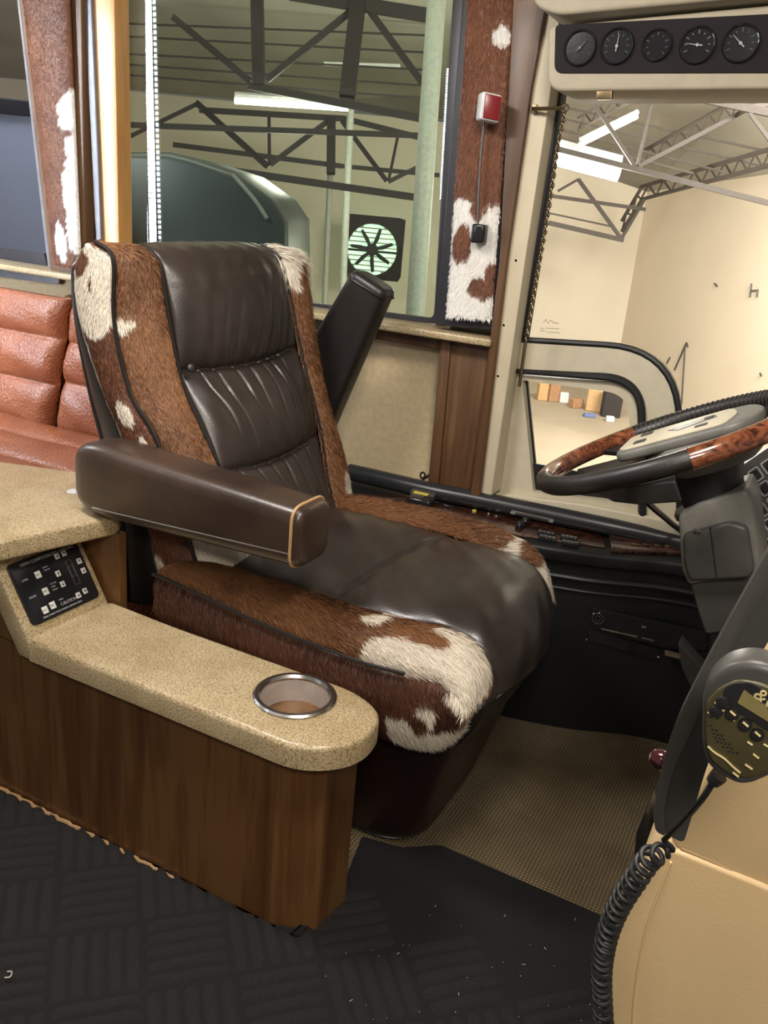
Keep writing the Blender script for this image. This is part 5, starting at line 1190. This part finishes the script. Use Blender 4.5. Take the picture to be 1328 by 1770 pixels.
# round fan in the wall
fd = 14.4; fc = atd(643, 432, fd); ex_ = _R; ez_ = np.array([0, 0, 1.])
fan = thing('wall_fan', fc, 'round black bladed exhaust fan in front of green glowing louvres', 'fan')
fr = 43*fd/F_PX
bm = BM()
O = [fc+ex_*x+ez_*z for x, z in ((-fr*1.0, -fr*1.15), (fr*1.25, -fr*1.15), (fr*1.25, fr*1.3), (-fr*1.0, fr*1.3))]
Oc = []
for k in range(48):
    a = 2*PI*k/48; dx, dz2 = math.cos(a), math.sin(a); s = min((1.25 if dx > 0 else 1.0)/max(abs(dx), 1e-6), (1.3 if dz2 > 0 else 1.15)/max(abs(dz2), 1e-6)); Oc.append(fc+(ex_*dx+ez_*dz2)*fr*s)
I = [fc+(ex_*math.cos(2*PI*k/48)+ez_*math.sin(2*PI*k/48))*fr for k in range(48)]
ring(bm, Oc, I, HFW*0.1); obj('housing', bm, M['hsteel'], fan, flat=True)
bm = BM(); lathe(bm, [(0, 0), (0.10, 0), (0.10, 0.12), (0, 0.12)], fc, HFW, 20); obj('motor', bm, M['black'], fan)
for k in range(7):
    a = 2*PI*k/7+0.3; dv_ = ex_*math.cos(a)+ez_*math.sin(a); sv = np.cross(dv_, HFW); bm = BM()
    extr(bm, [fc+dv_*0.08-sv*0.02, fc+dv_*fr*0.45-sv*0.035, fc+dv_*fr*0.88-sv*0.01, fc+dv_*fr*0.84+sv*0.030, fc+dv_*0.08+sv*0.02], HFW*0.02+sv*0.01); obj('blade', bm, M['black'], fan, flat=True)
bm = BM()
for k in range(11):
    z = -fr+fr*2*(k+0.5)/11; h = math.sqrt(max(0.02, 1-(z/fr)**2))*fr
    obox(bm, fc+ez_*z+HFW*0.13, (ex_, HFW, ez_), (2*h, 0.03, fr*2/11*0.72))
obj('louvres', bm, M['louver'], fan, flat=True, label='green glowing louvres')
bm = BM(); obox(bm, fc-ez_*fr*0.05+HFW*0.06, (ex_, HFW, ez_), (fr*2.3, 0.02, 0.03)); obj('cross_bar', bm, M['hsteel'], fan, flat=True)
# vehicles standing beside the coach
vr = thing('parked_cab', atd(350, 380, 5.0), 'dark grey green sloped vehicle cab beyond the tinted window', 'vehicle')
bm = BM(); extr(bm, [atd(x, y, 5.0) for x, y in ((150, 262), (290, 262), (330, 272), (402, 296), (470, 345), (497, 385), (500, 620), (150, 620))], HFW*1.2, 0.05); obj('body', bm, M['trailer'], vr)
bm = BM(); tube(bm, spline([atd(x, y, 4.98) for x, y in ((402, 302), (440, 345), (462, 378))], 10), 0.012, 6); obj('bright_edge', bm, M['pale'], vr)
pn = thing('parked_trailer', onY(20, 330, 3.3), 'blue grey trailer side filling the far left window', 'vehicle')
bm = BM(); extr(bm, [onY(x, y, 3.3) for x, y in ((-420, 150), (96, 200), (110, 520), (-420, 520))], (0, 0.35, 0), 0.02); obj('side', bm, M['slate'], pn)
bm = BM(); extr(bm, [onY(x, y, 3.28) for x, y in ((-420, 128), (120, 180), (120, 208), (-420, 156))], (0, 0.1, 0), 0.01); obj('roof_rail', bm, M['frame'], pn)
# ---- right hand bay: lattice joists under the roof
def joist(label, x0, y0, x1, y1, hgt, d0, d1, n, group='open web joists in the clear window'):
    A, B = (x0, y0, d0), (x1, y1, d1)
    r = thing('lattice_joist', atd((x0+x1)/2, (y0+y1)/2, (d0+d1)/2), label, 'joist', group)
    bm = BM(); beam(bm, x0, y0, x1, y1, 5, d0, d1); obj('lower_chord', bm, M['hsteel2'], r, flat=True)
    h0, h1 = hgt; bm = BM(); beam(bm, x0, y0-h0, x1, y1-h1, 5, d0, d1); obj('upper_chord', bm, M['hsteel2'], r, flat=True)
    bm = BM()
    for k in range(n):
        t0, t1 = k/n, (k+1)/n
        def P_(t, up_): return x0+(x1-x0)*t, y0+(y1-y0)*t-(h0+(h1-h0)*t)*up_, d0+(d1-d0)*t
        a, b = P_(t0, k % 2), P_(t1, (k+1) % 2); beam(bm, a[0], a[1], b[0], b[1], 2.5, a[2], b[2])
    obj('web', bm, M['hsteel2'], r, flat=True)
joist('lattice joist rising from the corner to the right in the clear window', 1108, 345, 1345, 282, (22, 28), 13, 8.5, 18)
joist('lattice joist crossing behind the solid girder in the clear window', 1112, 285, 1290, 190, (24, 26), 11, 8, 14)
joist('short lattice joist at the top left of the clear window', 1000, 225, 1118, 160, (22, 24), 10, 8, 10)
joist('low lattice joist ending at the wall corner of the clear window', 1075, 400, 1110, 345, (18, 22), 13.8, 13.4, 4)
gd = thing('roof_girder', atd(1150, 305, 8), 'solid dark girder with V braces crossing the clear window', 'girder')
for nm, q in (('flange', (965, 258, 1345, 355, 9, 8.2)), ('brace', (1018, 165, 1098, 288, 6, 8.2)), ('brace', (1131, 160, 1102, 288, 5, 8.2)), ('brace', (1103, 288, 1290, 190, 7, 8.2)),
              ('top_rail', (1170, 162, 1345, 198, 12, 7.0)), ('top_rail', (1290, 190, 1345, 172, 9, 7.0)), ('brace', (1296, 195, 1340, 255, 6, 7.0))):
    bm = BM(); beam(bm, *q); obj(nm, bm, M['hsteel2'], gd, flat=True)
tg = thing('corner_truss', atd(1030, 390, 12), 'small truss meeting the wall corner left of the clear window', 'truss')
for q in ((948, 338, 1116, 362, 6), (948, 385, 1078, 415, 8), (1000, 310, 1074, 412, 6), (1114, 345, 1075, 412, 5), (1000, 310, 965, 330, 4), (948, 368, 1060, 392, 3)):
    bm = BM(); beam(bm, *q, 12.5); obj('bar', bm, M['hsteel2'], tg, flat=True)
for k, (x0, y0, x1, y1) in enumerate(((975, 185, 1330, 262), (975, 205, 1330, 290), (975, 225, 1260, 300), (975, 240, 1200, 300))):
    bm = BM(); beam(bm, x0, y0, x1, y1, 3.5, 11, 10); o = obj('roof_purlin', bm, M['hsteel2']); tag(o, ('topmost', 'second', 'third', 'lowest')[k]+' of four thin purlins under the bright roof in the clear window', 'purlin', 'roof purlins in the clear window')
# wall marks
bm = BM()
for a in (((1299, 490), (1296, 514)), ((1310, 500), (1308, 514)), ((1299, 503), (1310, 502)), ((1166, 640), (1187, 592)), ((1187, 592), (1189, 600)), ((1153, 628), (1158, 618)), ((1184, 600), (1178, 700)), ((1235, 490), (1240, 495)), ((1314, 645), (1316, 650)), ((968, 398), (969, 408)), ((976, 400), (978, 408))):
    def onB(x, y):
        nB = np.cross(b2-a3, (0, 0, 1.)); dr = ray(x, y); return C0+dr*((((a3-C0)@nB)/(dr@nB))-0.03) if x > 1062 else atd(x, y, DA*1.0)
    tube(bm, [onB(*a[0]), onB(*a[1])], 0.012, 5)
o = obj('wall_scratches', bm, M['greyd']); tag(o, 'dark scratch marks on the cream hall wall in the clear window', 'marks')
# stored things on the hall floor, seen through the low corner window
def crate(name, px0, px1, py_base, hpx, d_off, mat, label, cat, tilt=0.0):
    c0_ = onZ((px0+px1)/2, py_base, GZ); dist = (c0_-C0)@cF; w = (px1-px0)*dist/F_PX; h = hpx*dist/F_PX
    ax = _R*math.cos(tilt)+HFW*math.sin(tilt); ay = HFW*math.cos(tilt)-_R*math.sin(tilt)
    bm = BM(); obox(bm, c0_+np.array([0, 0, h/2])+HFW*w*0.3, (ax, ay, (0, 0, 1)), (w, w*0.6, h), 0.01, 1)
    o = obj(name, bm, mat, angle=20); tag(o, label, cat)
crate('crate', 928, 946, 693, 30, 0, M['ply'], 'brown crate at the left on the hall floor', 'crate', 0.2)
crate('crate', 947, 966, 695, 32, 0, M['carton'], 'second brown crate beside the first on the hall floor', 'crate', 0.2)
crate('white_bin', 967, 982, 697, 18, 0, M['white'], 'white bin right of the brown crates', 'bin')
crate('carton', 985, 1008, 706, 16, 0, M['carton'], 'low open carton in the middle of the stored things', 'carton', 0.5)
crate('plywood_board', 1014, 1040, 712, 38, 0, M['ply'], 'pale plywood board leaning behind the blue plastic', 'board', -0.3)
crate('plastic_sheet', 1010, 1030, 722, 6, 0, M['bluep'], 'blue plastic lying in front of the plywood', 'plastic')
crate('tyre_rack', 1040, 1072, 722, 46, 0, M['hsteel'], 'dark rack at the right of the low window', 'rack')
crate('paint_box', 1048, 1062, 730, 10, 0, M['white'], 'small white box in front of the dark rack', 'box')
